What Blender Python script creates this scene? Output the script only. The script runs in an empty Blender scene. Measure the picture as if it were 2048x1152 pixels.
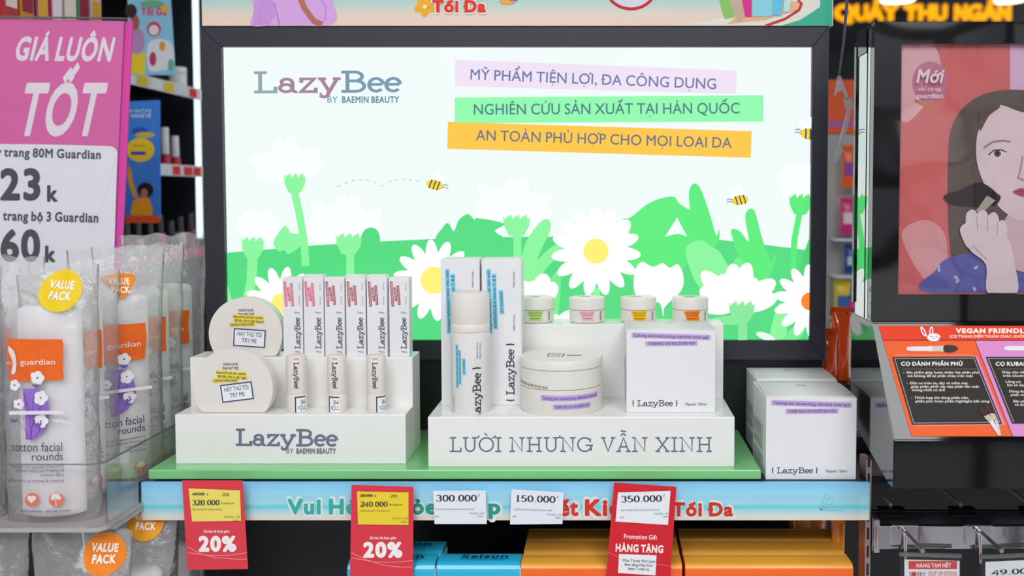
import bpy, bmesh, math, random, unicodedata
from mathutils import Vector, Matrix, noise
random.seed(7)
R = math.radians
sc = bpy.context.scene
COL = sc.collection

# ------------------------------------------------------------------ camera
F_PX, XP, YH, PITCH, ZC, YC = 1900.0, 1206.0, 386.0, R(2.7), 0.2792, -0.95
YP = YH + F_PX * math.tan(PITCH)
cam = bpy.data.cameras.new('camera'); camo = bpy.data.objects.new('camera', cam); COL.objects.link(camo)
camo.location = (0, YC, ZC); camo.rotation_euler = (R(90) - PITCH, 0, 0)
cam.sensor_fit = 'HORIZONTAL'; cam.sensor_width = 36.0; cam.lens = F_PX / 2048 * 36
cam.shift_x = (1024 - XP) / 2048; cam.shift_y = (YP - 576) / 2048
cam.clip_start = 0.02; cam.clip_end = 60
cam.dof.use_dof = True; cam.dof.focus_distance = 0.99; cam.dof.aperture_fstop = 4.5
sc.camera = camo
# ------------------------------------------------------------------ world, ceiling lights, exposure
w = bpy.data.worlds.new('store_surroundings'); sc.world = w; w.use_nodes = True
w.node_tree.nodes['Background'].inputs[0].default_value = (0.94, 0.97, 1.0, 1)
w.node_tree.nodes['Background'].inputs[1].default_value = 0.95
def area(name, loc, sx, sy, power, rot=(0, 0, 0), col=(0.98, 0.99, 1.0)):
    l = bpy.data.lights.new(name, 'AREA'); l.shape = 'RECTANGLE'; l.size = sx; l.size_y = sy; l.energy = power; l.color = col
    o = bpy.data.objects.new(name, l); COL.objects.link(o); o.location = loc; o.rotation_euler = rot; return o
area('unseen_ceiling_light', (-0.5, -1.3, 1.56), 0.6, 1.4, 14)
area('unseen_ceiling_light', (0.6, -1.3, 1.56), 0.6, 1.4, 14)
area('unseen_ceiling_light', (0.0, -2.5, 1.56), 2.6, 0.6, 56)  # unseen panel, added to throw frontal light in under the shelf
area('unseen_ceiling_light', (0.0, 1.9, 1.56), 2.4, 0.6, 16)
sc.cycles.transparent_max_bounces = 48; sc.cycles.max_bounces = 14
sc.view_settings.view_transform = 'Standard'; sc.view_settings.look = 'None'
sc.view_settings.exposure = 0.0; sc.view_settings.gamma = 1.0; sc.view_settings.use_curve_mapping = False

# ------------------------------------------------------------------ measuring: photo pixel -> place
def at(px, py, d):
    a = (px - XP) / F_PX; b = -(py - YP) / F_PX
    y = b * math.sin(PITCH) + math.cos(PITCH); z = b * math.cos(PITCH) - math.sin(PITCH)
    return Vector((a / y * d, YC + d, ZC + z / y * d))
def Zat(py, d): return at(XP, py, d).z
def Xat(px, d, py=500): return at(px, py, d).x
def D(d): return YC + d

# ------------------------------------------------------------------ materials
MATS = {}
def lin(c):
    if isinstance(c, str): c = [int(c[i:i + 2], 16) / 255 for i in (0, 2, 4)]
    return tuple((x / 12.92 if x <= 0.04045 else ((x + 0.055) / 1.055) ** 2.4) for x in c) + (1,)
def mat(name, c='ffffff', rough=0.5, metal=0, emit=0, bump=0, bscale=40, spec=0.5, mottled=0, coat=0, bdist=0.002, detail=4):
    if name in MATS: return MATS[name]
    m = bpy.data.materials.new(name); m.use_nodes = True; MATS[name] = m
    nt = m.node_tree; p = nt.nodes['Principled BSDF']
    p.inputs['Base Color'].default_value = lin(c); p.inputs['Roughness'].default_value = rough
    p.inputs['Metallic'].default_value = metal; p.inputs['Specular IOR Level'].default_value = spec
    p.inputs['Coat Weight'].default_value = coat; p.inputs['Coat Roughness'].default_value = 0.08
    if emit:
        p.inputs['Base Color'].default_value = (0.0, 0.0, 0.0, 1)
        p.inputs['Emission Color'].default_value = lin(c); p.inputs['Emission Strength'].default_value = emit
    if bump or mottled:
        tc = nt.nodes.new('ShaderNodeTexCoord'); n = nt.nodes.new('ShaderNodeTexNoise'); n.inputs['Scale'].default_value = bscale
        n.inputs['Detail'].default_value = detail; nt.links.new(tc.outputs['Object'], n.inputs['Vector'])
        if bump:
            b = nt.nodes.new('ShaderNodeBump'); b.inputs['Strength'].default_value = bump; b.inputs['Distance'].default_value = bdist
            nt.links.new(n.outputs['Fac'], b.inputs['Height']); nt.links.new(b.outputs[0], p.inputs['Normal'])
        if mottled:
            mx = nt.nodes.new('ShaderNodeMix'); mx.data_type = 'RGBA'; c1 = lin(c)
            mx.inputs['A'].default_value = c1; mx.inputs['B'].default_value = tuple(x * (1 - mottled) for x in c1[:3]) + (1,)
            nt.links.new(n.outputs['Fac'], mx.inputs['Factor']); nt.links.new(mx.outputs['Result'], p.inputs['Base Color'])
    return m
def ramp_mat(name, stops, rough=0.35, axis='Z', emit=0):
    m = mat(name, 'ffffff', rough); nt = m.node_tree; p = nt.nodes['Principled BSDF']
    tc = nt.nodes.new('ShaderNodeTexCoord'); sp = nt.nodes.new('ShaderNodeSeparateXYZ'); r = nt.nodes.new('ShaderNodeValToRGB')
    nt.links.new(tc.outputs['Generated'], sp.inputs[0]); nt.links.new(sp.outputs[axis], r.inputs[0])
    while len(r.color_ramp.elements) < len(stops): r.color_ramp.elements.new(0.5)
    for e, (q, c) in zip(r.color_ramp.elements, stops): e.position = q; e.color = lin(c)
    nt.links.new(r.outputs[0], p.inputs['Base Color']); return m
def film(name, tint='ffffff', gloss=0.5, haze=0.2, bump=0.6, bscale=30, rough=0.12, hcol='ffffff', base=0.04, detail=5, bdist=0.006):
    m = bpy.data.materials.new(name); m.use_nodes = True; MATS[name] = m; nt = m.node_tree; nt.nodes.clear()
    o = nt.nodes.new('ShaderNodeOutputMaterial'); t = nt.nodes.new('ShaderNodeBsdfTransparent'); t.inputs[0].default_value = lin(tint)
    g = nt.nodes.new('ShaderNodeBsdfGlossy'); g.inputs['Roughness'].default_value = rough
    df = nt.nodes.new('ShaderNodeBsdfDiffuse'); df.inputs[0].default_value = lin(hcol)
    m1 = nt.nodes.new('ShaderNodeMixShader'); m1.inputs[0].default_value = haze
    tl = nt.nodes.new('ShaderNodeBsdfTranslucent'); tl.inputs[0].default_value = lin(hcol); m0 = nt.nodes.new('ShaderNodeMixShader'); m0.inputs[0].default_value = .35
    nt.links.new(df.outputs[0], m0.inputs[1]); nt.links.new(tl.outputs[0], m0.inputs[2])
    nt.links.new(t.outputs[0], m1.inputs[1]); nt.links.new(m0.outputs[0], m1.inputs[2])
    lw = nt.nodes.new('ShaderNodeLayerWeight'); lw.inputs[0].default_value = 0.25
    mu = nt.nodes.new('ShaderNodeMath'); mu.operation = 'MULTIPLY_ADD'; mu.inputs[1].default_value = gloss; mu.inputs[2].default_value = base; mu.use_clamp = True
    nt.links.new(lw.outputs['Fresnel'], mu.inputs[0])
    m2 = nt.nodes.new('ShaderNodeMixShader'); nt.links.new(mu.outputs[0], m2.inputs[0]); nt.links.new(m1.outputs[0], m2.inputs[1]); nt.links.new(g.outputs[0], m2.inputs[2])
    if bump:
        tc = nt.nodes.new('ShaderNodeTexCoord'); n = nt.nodes.new('ShaderNodeTexNoise'); n.inputs['Scale'].default_value = bscale; n.inputs['Detail'].default_value = detail
        n.inputs['Distortion'].default_value = 1.2
        nt.links.new(tc.outputs['Object'], n.inputs['Vector'])
        b = nt.nodes.new('ShaderNodeBump'); b.inputs['Strength'].default_value = bump; b.inputs['Distance'].default_value = bdist
        nt.links.new(n.outputs['Fac'], b.inputs['Height'])
        for q in (g.inputs['Normal'], lw.inputs['Normal'], df.inputs['Normal']): nt.links.new(b.outputs[0], q)
    nt.links.new(m2.outputs[0], o.inputs[0]); return m
def ink(c): return mat('ink_' + c, c, 0.55, spec=0.3)
def glow(c): return mat('backlit_' + c, c, 0.12, emit=1.0, spec=0.35)

WHITE = mat('white_acrylic', 'f1f1ee', 0.22, bump=0.02)
CARTON = mat('white_carton', 'eeedf0', 0.45, bump=0.03, bscale=300)
CREAM = mat('cream_plastic', 'ece6e0', 0.3, bump=0.02)
IVORY = mat('ivory_plastic', 'ebe7e0', 0.28, bump=0.02)
FRAME = mat('dark_anodised_frame', '36353f', 0.42, metal=0.3, bump=0.05, bscale=400)
DARKP = mat('dark_panel', '16181d', 0.4, bump=0.04, bscale=200)
BLACK = mat('black_metal', '0b0c10', 0.35, bump=0.03, bscale=200)
GREEN = mat('green_painted_board', '84cf88', 0.2, bump=0.02, bscale=120, coat=0.3)
GLOSSB = mat('gloss_black_acrylic', '08080a', 0.04, bump=0.6, bscale=9, spec=0.9, bdist=.006, coat=.4, detail=0.5)
GLOSSP = mat('gloss_black_plain', '0a0a0c', 0.06, spec=0.8)
CHROME = mat('chrome', 'cfcccf', 0.14, metal=1.0, bump=0.02)
ACRYL = film('clear_acrylic', 'ffffff', gloss=0.4, haze=0.008, bump=0.03, bscale=8, rough=0.04, base=0)
ACRYE = film('clear_acrylic_edge', 'cfd6d6', gloss=0.8, haze=0.35, bump=0, rough=0.1, hcol='b9bdbc')
BAGF = film('crinkled_film', 'ffffff', gloss=0.7, haze=0.22, bump=1.0, bscale=26, rough=0.12)
COTTON = mat('cotton', 'fbf6f9', 0.9, bump=0.35, bscale=120)

# ------------------------------------------------------------------ objects and meshes
def link(name, me, m=None, parent=None):
    o = bpy.data.objects.new(name, me); COL.objects.link(o)
    if m is not None:
        for q in (m if isinstance(m, (list, tuple)) else [m]): me.materials.append(q)
    if parent is not None: o.parent = parent
    return o
def fin(name, bm, m=None, parent=None, smooth=None):
    bmesh.ops.recalc_face_normals(bm, faces=bm.faces[:])
    me = bpy.data.meshes.new(name); bm.to_mesh(me); bm.free()
    if smooth is not None:
        me.shade_smooth(); me.set_sharp_from_angle(angle=R(smooth))
    return link(name, me, m, parent)
def tag(o, label, cat, group=None):
    o['label'] = label; o['category'] = cat
    if group: o['group'] = group
    return o
def thing(name, label, cat, loc=(0, 0, 0), rot=(0, 0, 0), group=None):
    o = bpy.data.objects.new(name, None); COL.objects.link(o); o.empty_display_size = 0.02
    o.location = loc; o.rotation_euler = rot; return tag(o, label, cat, group)
def struct(o): o['kind'] = 'structure'; return o
def B(*boxes, bev=0, seg=2):
    bm = bmesh.new()
    for (x0, x1, y0, y1, z0, z1) in boxes:
        g = bmesh.ops.create_cube(bm, size=1)
        bmesh.ops.scale(bm, vec=(x1 - x0, y1 - y0, z1 - z0), verts=g['verts'])
        bmesh.ops.translate(bm, vec=((x0 + x1) / 2, (y0 + y1) / 2, (z0 + z1) / 2), verts=g['verts'])
    if bev: bmesh.ops.bevel(bm, geom=bm.edges[:], offset=bev, segments=seg, affect='EDGES', profile=0.5)
    return bm
def lathe(prof, n=48, caps=True, c=(0, 0)):
    bm = bmesh.new(); rings = []
    for r, z in prof:
        rings.append([bm.verts.new((c[0] + r * math.cos(2 * math.pi * i / n), c[1] + r * math.sin(2 * math.pi * i / n), z)) for i in range(n)])
    for a, b in zip(rings, rings[1:]):
        for i in range(n): bm.faces.new((a[i], a[(i + 1) % n], b[(i + 1) % n], b[i]))
    if caps: bm.faces.new(rings[0][::-1]); bm.faces.new(rings[-1])
    return bm
def prism(pts, y0, y1, bev=0):                     # outline in x,z pushed along y
    bm = bmesh.new(); f = [bm.verts.new((x, y0, z)) for x, z in pts]; b = [bm.verts.new((x, y1, z)) for x, z in pts]
    n = len(pts); bm.faces.new(f); bm.faces.new(b[::-1])
    for i in range(n): bm.faces.new((f[i], b[i], b[(i + 1) % n], f[(i + 1) % n]))
    if bev:
        ed = [e for e in bm.edges if (e.verts[0].co.y == e.verts[1].co.y)]
        bmesh.ops.bevel(bm, geom=ed, offset=bev, segments=2, affect='EDGES', profile=0.5)
    return bm
def tube(path, r, n=10, bm=None):
    bm = bm or bmesh.new(); P = [Vector(p) for p in path]; prev = None; up = Vector((0.3, 0.2, 0.93))
    for i, p in enumerate(P):
        t = ((P[min(i + 1, len(P) - 1)] - p).normalized() + (p - P[max(i - 1, 0)]).normalized()).normalized()
        a = t.cross(up).normalized(); b = t.cross(a)
        rr = r[i] if isinstance(r, (list, tuple)) else r
        ring = [bm.verts.new(p + (a * math.cos(2 * math.pi * k / n) + b * math.sin(2 * math.pi * k / n)) * rr) for k in range(n)]
        if prev:
            for k in range(n): bm.faces.new((prev[k], prev[(k + 1) % n], ring[(k + 1) % n], ring[k]))
        else: bm.faces.new(ring[::-1])
        prev = ring
    bm.faces.new(prev); return bm
def copy_tree(o, parent=None):
    c = o.copy(); COL.objects.link(c); c.parent = parent
    for ch in list(o.children): copy_tree(ch, c)
    return c

# ------------------------------------------------------------------ lettering
SANS_SET = [chr(c) for c in range(33, 127)]
GLY = {}
def load_sans():
    obs = []
    for ch in SANS_SET:
        for s in (ch, 'H' + ch + 'H'):
            c = bpy.data.curves.new('g', 'FONT'); c.body = s; c.resolution_u = 4
            o = bpy.data.objects.new('g', c); COL.objects.link(o); obs.append((ch, s, o))
    c = bpy.data.curves.new('g', 'FONT'); c.body = 'HH'; hh = bpy.data.objects.new('g', c); COL.objects.link(hh)
    bpy.context.view_layer.update(); dg = bpy.context.evaluated_depsgraph_get()
    def get(o):
        me = bpy.data.meshes.new_from_object(o.evaluated_get(dg)); v = [(p.co.x, p.co.y) for p in me.vertices]; f = [tuple(q.vertices) for q in me.polygons]
        bpy.data.meshes.remove(me); return v, f
    def wid(v): return max(p[0] for p in v) - min(p[0] for p in v)
    hv, _ = get(hh); cap = max(p[1] for p in hv); whh = wid(hv); adv = {}
    for ch, s, o in obs:
        v, f = get(o)
        if s == ch: GLY[ch] = [v, f, 0]
        else: GLY[ch][2] = wid(v) - whh
    for g in GLY.values():
        g[0] = [(x / cap, y / cap) for x, y in g[0]]; g[2] /= cap
    for ch, s, o in obs + [('', '', hh)]:
        cu = o.data; bpy.data.objects.remove(o); bpy.data.curves.remove(cu)
load_sans()
def ell(cx, cy, rx, ry, a0=0, a1=360, n=20):
    return [(cx + rx * math.cos(R(a0 + (a1 - a0) * i / n)), cy + ry * math.sin(R(a0 + (a1 - a0) * i / n))) for i in range(n + 1)]
def stroke(pts, w, contrast=1.0, closed=False):
    n = len(pts); L = []; Rr = []
    for i in range(n):
        p = pts[i]; a = pts[i - 1] if (i > 0 or closed) else None; b = pts[(i + 1) % n] if (i < n - 1 or closed) else None
        def nrm(u, v):
            dx, dy = v[0] - u[0], v[1] - u[1]; l = math.hypot(dx, dy) or 1e-9; return (-dy / l, dx / l)
        if a is None: m = nrm(p, b)
        elif b is None: m = nrm(a, p)
        else:
            n1, n2 = nrm(a, p), nrm(p, b); mx, my = n1[0] + n2[0], n1[1] + n2[1]; q = mx * n1[0] + my * n1[1]
            q = max(q, 0.45); m = (mx / q, my / q)
        L.append((p[0] + m[0] * w / 2, p[1] + m[1] * w / 2 * contrast)); Rr.append((p[0] - m[0] * w / 2, p[1] - m[1] * w / 2 * contrast))
    V = L + Rr; Fc = [(i, (i + 1) % n, n + (i + 1) % n, n + i) for i in range(n if closed else n - 1)]
    return V, Fc
S = {  # slab-serif glyphs: list of polylines, advance
 'L': ([[(.2, 0), (.2, 1)], [(0, 1), (.42, 1)], [(0, 0), (.7, 0), (.7, .27)]], .80),
 'U': ([[(.18, 1), (.18, .35)] + ell(.47, .35, .29, .35, 180, 360, 12)[1:] + [(.76, 1)], [(0, 1), (.36, 1)], [(.58, 1), (.94, 1)]], 1.02),
 'O': ([ell(.46, .5, .44, .5, 0, 360, 28)], 1.0),
 'I': ([[(.2, 0), (.2, 1)], [(0, 0), (.4, 0)], [(0, 1), (.4, 1)]], .5),
 'N': ([[(.18, 0), (.18, 1), (.8, 0), (.8, 1)], [(0, 0), (.36, 0)], [(0, 1), (.2, 1)], [(.62, 1), (.98, 1)]], 1.08),
 'H': ([[(.18, 0), (.18, 1)], [(.78, 0), (.78, 1)], [(.18, .5), (.78, .5)], [(0, 0), (.36, 0)], [(0, 1), (.36, 1)], [(.6, 0), (.96, 0)], [(.6, 1), (.96, 1)]], 1.06),
 'G': ([ell(.46, .5, .44, .5, 42, 352, 24), [(.5, .44), (.98, .44)], [(.86, .44), (.86, .04)], [(.8, .95), (.8, .68)]], 1.08),
 'V': ([[(.14, 1), (.46, 0), (.78, 1)], [(0, 1), (.3, 1)], [(.62, 1), (.92, 1)]], .96),
 'A': ([[(.14, 0), (.46, 1), (.78, 0)], [(.25, .33), (.67, .33)], [(0, 0), (.3, 0)], [(.62, 0), (.92, 0)]], .98),
 'X': ([[(.12, 0), (.78, 1)], [(.12, 1), (.78, 0)], [(0, 0), (.28, 0)], [(.62, 0), (.9, 0)], [(0, 1), (.28, 1)], [(.62, 1), (.9, 1)]], .98),
 'B': ([[(.2, 0), (.2, 1)], [(0, 1), (.45, 1)] + ell(.45, .77, .23, .23, 90, -90, 10)[1:] + [(.2, .54)], [(0, 0), (.48, 0)] + ell(.48, .27, .27, .27, -90, 90, 10)[1:] + [(.2, .54)]], .86),
 'a': ([ell(.27, .45, .19, .21, 165, 0, 10) + [(.46, .12)] + ell(.56, .12, .1, .12, 180, 300, 6)[1:], ell(.25, .19, .2, .19, 0, 360, 18), [(.05, .47), (.17, .47)]], .70),
 'z': ([[(.05, .46), (.05, .66), (.47, .66), (.04, 0), (.52, 0), (.52, .2)]], .60),
 'y': ([[(.1, .66), (.36, .0)], [(.62, .66), (.33, -.1)] + ell(.19, -.12, .14, .16, -10, -150, 8)[1:], [(0, .66), (.26, .66)], [(.48, .66), (.74, .66)], [(.05, -.16), (.12, -.12)]], .76),
 'e': ([[(.08, .35), (.48, .35)], ell(.28, .33, .23, .33, 4, 318, 18)], .56),
 '{': ([[(.2, 1.05), (.12, .95), (.14, .62), (.04, .5), (.14, .38), (.12, .05), (.2, -.05)]], .34),
 '}': ([[(.04, 1.05), (.12, .95), (.1, .62), (.2, .5), (.1, .38), (.12, .05), (.04, -.05)]], .3),
 '0': ([ell(.25, .5, .2, .47, 0, 360, 24)], .56), '1': ([[(.12, .82), (.27, .95), (.27, 0)], [(.1, 0), (.44, 0)]], .56),
 '2': ([ell(.25, .72, .19, .25, 160, -20, 10) + [(.06, .03), (.45, .03), (.48, .2)]], .56),
 '3': ([ell(.22, .74, .17, .22, 155, -85, 10), ell(.22, .27, .2, .26, 88, -155, 12)], .56),
 '4': ([[(.36, 0), (.36, .97), (.03, .3), (.5, .3)]], .56),
 '5': ([[(.45, .96), (.13, .96), (.08, .55)] + ell(.22, .31, .2, .28, 120, -150, 12)], .56),
 '9': ([ell(.25, .68, .19, .28, 0, 360, 20), [(.44, .66), (.4, .3), (.1, .02)]], .56),
 '.': ([[(.06, .06), (.18, .06)]], .28), ' ': ([], .34),
}
def accents(base, marks, x0, x1, w, cap):
    out = []; cx = (x0 + x1) / 2; y = cap + 0.14; k = 0.17
    ordr = {'\u0302': 0, '\u0306': 0, '\u0303': 1, '\u0301': 1, '\u0300': 1, '\u0309': 1}
    hat = any(m in '\u0302\u0306' for m in marks)
    for m in sorted(marks, key=lambda q: ordr.get(q, 2)):
        if m == '\u0302': out.append([(cx - k, y - .06), (cx, y + .1), (cx + k, y - .06)])
        elif m == '\u0306': out.append(ell(cx, y + .08, k, .13, 190, 350, 8))
        else:
            ax, ay = (cx + k * 1.1, y + .13) if (hat and m in '\u0301\u0309') else ((cx, y + .22) if hat else (cx, y))
            if m == '\u0301': out.append([(ax - .07, ay - .06), (ax + .1, ay + .13)])
            elif m == '\u0300': out.append([(ax + .07, ay - .06), (ax - .1, ay + .13)])
            elif m == '\u0303': out.append([(ax - k, ay), (ax - .09, ay + .07), (ax + .09, ay - .01), (ax + k, ay + .06)])
            elif m == '\u0309': out.append(ell(ax, ay + .08, .07, .07, 170, -90, 8) + [(ax, ay - .06)])
            elif m == '\u0323': out.append([(cx - .055, -.22), (cx + .055, -.22)])
            elif m == '\u031b': out.append([(x1 - .1, cap - .06), (x1 + .08, cap - .02), (x1 + .11, cap + .12)])
    return out
def letters(s, weight=0.0, slab=False, w=0.12, contrast=1.0, track=0.0, squash=1.0):
    """outlines of a line of writing, cap height 1, baseline 0 -> verts, faces, width"""
    V, Fc, x, cnt = [], [], 0.0, [0]
    def put(v, f, dx):
        b = len(V); cnt[0] += 1; z = (cnt[0] % 23) * 2.4e-6; V.extend((p[0] + dx, p[1], z) for p in v); Fc.extend(tuple(i + b for i in q) for q in f)
    for ch in s:
        if ch == ' ': x += (.36 if slab else .36) + track; continue
        bar = ch in 'Đđ'; dec = unicodedata.normalize('NFD', {'Đ': 'D', 'đ': 'd'}.get(ch, ch)); base, marks = dec[0], dec[1:]
        if slab and base in S:
            pl, adv = S[base]; h = w / 2
            for q in pl:
                v, f = stroke([(px, h + py * (1 - w)) for px, py in q], w, contrast); put(v, f, x + h)
            x0, x1 = 0, adv - .1; xs = (h, adv - .1 + h); cap = 1.0
        else:
            if base not in GLY: continue
            v, f, adv = GLY[base]; cap = max(p[1] for p in v); xs = (min(p[0] for p in v), max(p[0] for p in v))
            nk = 8 if weight < .045 else 20
            sh = [(0, 0)] if weight <= 0 else [(weight * math.cos(k * 2 * math.pi / nk), weight * math.sin(k * 2 * math.pi / nk)) for k in range(nk)] + ([(0, 0)] if nk > 8 else [])
            for dx, dy in sh: put([(a + dx, b + dy) for a, b in v], f, x + weight)
            adv += weight * 1.6
        aw = w * .85 if slab else min(.1 + weight * 1.7, .24)
        for pl in accents(base, marks, xs[0], xs[1], aw, cap):
            v, f = stroke(pl, aw); put(v, f, x + (0 if slab else weight))
        if bar:
            bx = xs[0] - .1 if ch == 'Đ' else xs[1] - .35; by = .5 if ch == 'Đ' else .85
            v, f = stroke([(bx, by), (bx + .42, by)], aw * .9); put(v, f, x)
        x += adv + track
    return V, Fc, max(x, 1e-6)

class Print:
    """flat print collected in 2-D; v grows downward when down=True"""
    def __init__(s, down=True, ink=ink): s.items = []; s.down = down; s.ink = ink; s.n = 0
    def add(s, V, Fc, c, layer=None):
        s.items.append((V, Fc, c, s.n if layer is None else layer)); s.n += 1
    def poly(s, pts, c, layer=None): s.add(list(pts), [tuple(range(len(pts)))], c, layer)
    def rect(s, x0, y0, x1, y1, c, layer=None): s.poly([(x0, y0), (x1, y0), (x1, y1), (x0, y1)], c, layer)
    def ell(s, cx, cy, rx, ry, c, rot=0, n=28, layer=None):
        a = R(rot); s.poly([(cx + rx * math.cos(t) * math.cos(a) - ry * math.sin(t) * math.sin(a), cy + rx * math.cos(t) * math.sin(a) + ry * math.sin(t) * math.cos(a)) for t in [2 * math.pi * i / n for i in range(n)]], c, layer)
    def line(s, pts, w, c, closed=False, layer=None): V, Fc = stroke(pts, w, closed=closed); s.add(V, Fc, c, layer)
    def text(s, t, x, y, h, c, width=None, rot=0, align='l', shear=0, layer=None, **k):
        V, Fc, wd = letters(t, **k); sx = h if width is None else width / wd
        off = {'l': 0, 'c': -wd / 2, 'r': -wd}[align]; a = R(rot); q = -1 if s.down else 1; out = []
        for vx, vy, vz in V:
            lx = (vx + off) * sx + shear * vy * h; ly = vy * h
            out.append((x + lx * math.cos(a) - ly * math.sin(a), y + q * (lx * math.sin(a) + ly * math.cos(a)), vz))
        s.add(out, Fc, c, layer)
    def build(s, name, parent, mapf, step=None, eps=0.00006, lift=0.00015):
        mats, idx = [], {}
        bm = bmesh.new()
        for V, Fc, c, ly in s.items:
            if c not in idx: idx[c] = len(mats); mats.append(s.ink(c))
            b2 = bmesh.new(); vs = [b2.verts.new((p[0], p[1], p[2] if len(p) > 2 else 0)) for p in V]
            for q in Fc:
                try: b2.faces.new([vs[i] for i in q])
                except ValueError: pass
            if step:
                bmesh.ops.triangulate(b2, faces=b2.faces[:])
                for ax in ((0, 1) if isinstance(step, tuple) else (0,)):
                    st = step[ax] if isinstance(step, tuple) else step
                    lo = min(p[ax] for p in V); hi = max(p[ax] for p in V); k = math.ceil(lo / st)
                    while k * st < hi:
                        co = [0, 0, 0]; co[ax] = k * st; no = [0, 0, 0]; no[ax] = 1
                        bmesh.ops.bisect_plane(b2, geom=b2.verts[:] + b2.edges[:] + b2.faces[:], plane_co=co, plane_no=no, dist=1e-9); k += 1
            nv = {}
            for f in b2.faces:
                vv = []
                for v in f.verts:
                    if v.index not in nv or True:
                        key = v
                        if key not in nv: nv[key] = bm.verts.new(mapf(v.co.x, v.co.y, lift + ly * eps + v.co.z))
                    vv.append(nv[v])
                try: nf = bm.faces.new(vv); nf.material_index = idx[c]
                except ValueError: pass
            b2.free()
        me = bpy.data.meshes.new(name); bm.to_mesh(me); bm.free()
        return link(name, me, mats, parent)
def plane_px(d, org=Vector((0, 0, 0))):            # print drawn in photo pixels on an upright plane at distance d
    def f(u, v, l):
        p = at(u, v, d); p.y -= l; return p - org
    return f
def front(y=0.0): return lambda u, v, l: Vector((u, y - l, v))
def barrel(r, c=(0, 0)):                           # u is arc length from the front of an upright cylinder
    return lambda u, v, l: Vector((c[0] + (r + l) * math.sin(u / r), c[1] - (r + l) * math.cos(u / r), v))

# ================================================================== the setting
DKWALL = mat('dark_store_wall', '2b2d33', 0.7, bump=0.05, mottled=0.2, bscale=3)
struct(fin('floor', B((-4, 4, -3, 8.2, -1.25, -1.2)), mat('pale_tiles', 'e2e2e0', 0.3, mottled=0.15, bscale=2)))
struct(fin('ceiling', B((-4, 4, -3, 8.2, 1.6, 1.65)), mat('charcoal_ceiling', '1d1f22', 0.8, mottled=0.2, bscale=2)))
def goods_wall():
    m = mat('stocked_shelves', 'ffffff', .6); nt = m.node_tree; p = nt.nodes['Principled BSDF']; tc = nt.nodes.new('ShaderNodeTexCoord'); mp = nt.nodes.new('ShaderNodeMapping'); mp.inputs['Rotation'].default_value = (R(90), 0, 0)
    br = nt.nodes.new('ShaderNodeTexBrick'); br.inputs['Color1'].default_value = (.85, .86, .88, 1); br.inputs['Color2'].default_value = (.10, .10, .13, 1); br.inputs['Mortar'].default_value = (.02, .02, .025, 1)
    br.inputs['Scale'].default_value = 1; br.inputs['Brick Width'].default_value = .42; br.inputs['Row Height'].default_value = .33; br.inputs['Mortar Size'].default_value = .035; br.inputs['Bias'].default_value = .0
    nt.links.new(tc.outputs['Object'], mp.inputs[0]); nt.links.new(mp.outputs[0], br.inputs['Vector']); nt.links.new(br.outputs['Color'], p.inputs['Base Color']); return m
struct(fin('wall_front', B((-4, 4, -3.0, -2.9, -1.2, 1.6)), goods_wall()))
struct(fin('wall_back', B((-4, 4, 8.05, 8.2, -1.2, 1.6)), DKWALL))

def smooth(pts, n=6):
    out = []; m = len(pts)
    for i in range(m):
        p0, p1, p2, p3 = (Vector(pts[(i + k) % m]) for k in (-1, 0, 1, 2))
        for j in range(n):
            t = j / n
            q = 0.5 * ((2 * p1) + (-p0 + p2) * t + (2 * p0 - 5 * p1 + 4 * p2 - p3) * t * t + (-p0 + 3 * p1 - 3 * p2 + p3) * t ** 3)
            out.append((q.x, q.y))
    return out

# ---------------------------------------------------------------- fixture behind everything: back panel and shelves
XL, XR = -0.4535, 0.2585
g = thing('shelf_fixture', 'black metal shelf fixture carrying the green board and lower boxes', 'shelf unit', (0, D(1.118), -0.5))
o0 = Vector(g.location)
def off(bm, v): bmesh.ops.translate(bm, vec=-Vector(v), verts=bm.verts[:]); return bm
fin('back_panel', off(B((XL, XR, D(1.112), D(1.125), -0.5, 0.083)), o0), DARKP, g)
fin('shelf_plate', off(B((XL, XR + .004, D(0.945), D(1.111), -0.026, -0.0105)), o0), BLACK, g)
fin('lower_shelf', off(B((-.30, XR, D(0.86), D(1.111), -0.262, -0.25)), o0), BLACK, g)
o = fin('display_board', B((Xat(286, .947), Xat(1526, .947), D(.947), D(1.111), -0.0100, 0), bev=0.0012), GREEN)
tag(o, 'long glossy green board under the two white tiered stands', 'board')

# ---------------------------------------------------------------- light box
LB = 1.10
xl, xr, il, ir = Xat(407, LB, 380), Xat(1655, LB, 380), Xat(446.5, LB, 380), Xat(1622.5, LB, 380)
zt, zb, it, ib = Zat(53, LB), Zat(720, LB), Zat(93, LB), Zat(681, LB)
lb = thing('light_box', 'black framed light box with glowing daisy and bee artwork', 'light box', (0, D(LB), zb)); o0 = Vector(lb.location)
def bar(pts):
    bm = bmesh.new(); a = [bm.verts.new((x, D(LB), z)) for x, z in pts]; n = len(pts)
    b = [bm.verts.new((x, D(LB) + .03, z)) for x, z in pts]
    bm.faces.new(a); bm.faces.new(b[::-1])
    for i in range(n): bm.faces.new((a[i], b[i], b[(i + 1) % n], a[(i + 1) % n]))
    bmesh.ops.bevel(bm, geom=bm.edges[:], offset=.0006, segments=1, affect='EDGES')
    return off(bm, o0)
for pts in ([(xl, zt), (xr, zt), (ir, it), (il, it)], [(xl, zb), (xr, zb), (ir, ib), (il, ib)], [(xl, zt), (il, it), (il, ib), (xl, zb)], [(xr, zt), (ir, it), (ir, ib), (xr, zb)]):
    fin('frame_bar', bar(pts), FRAME, lb)
scr = fin('screen', off(B((il - .004, ir + .004, D(LB) + .008, D(LB) + .028, ib - .004, it + .004)), o0), glow('f1fbfa'), lb)
A = Print(ink=glow)
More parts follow.
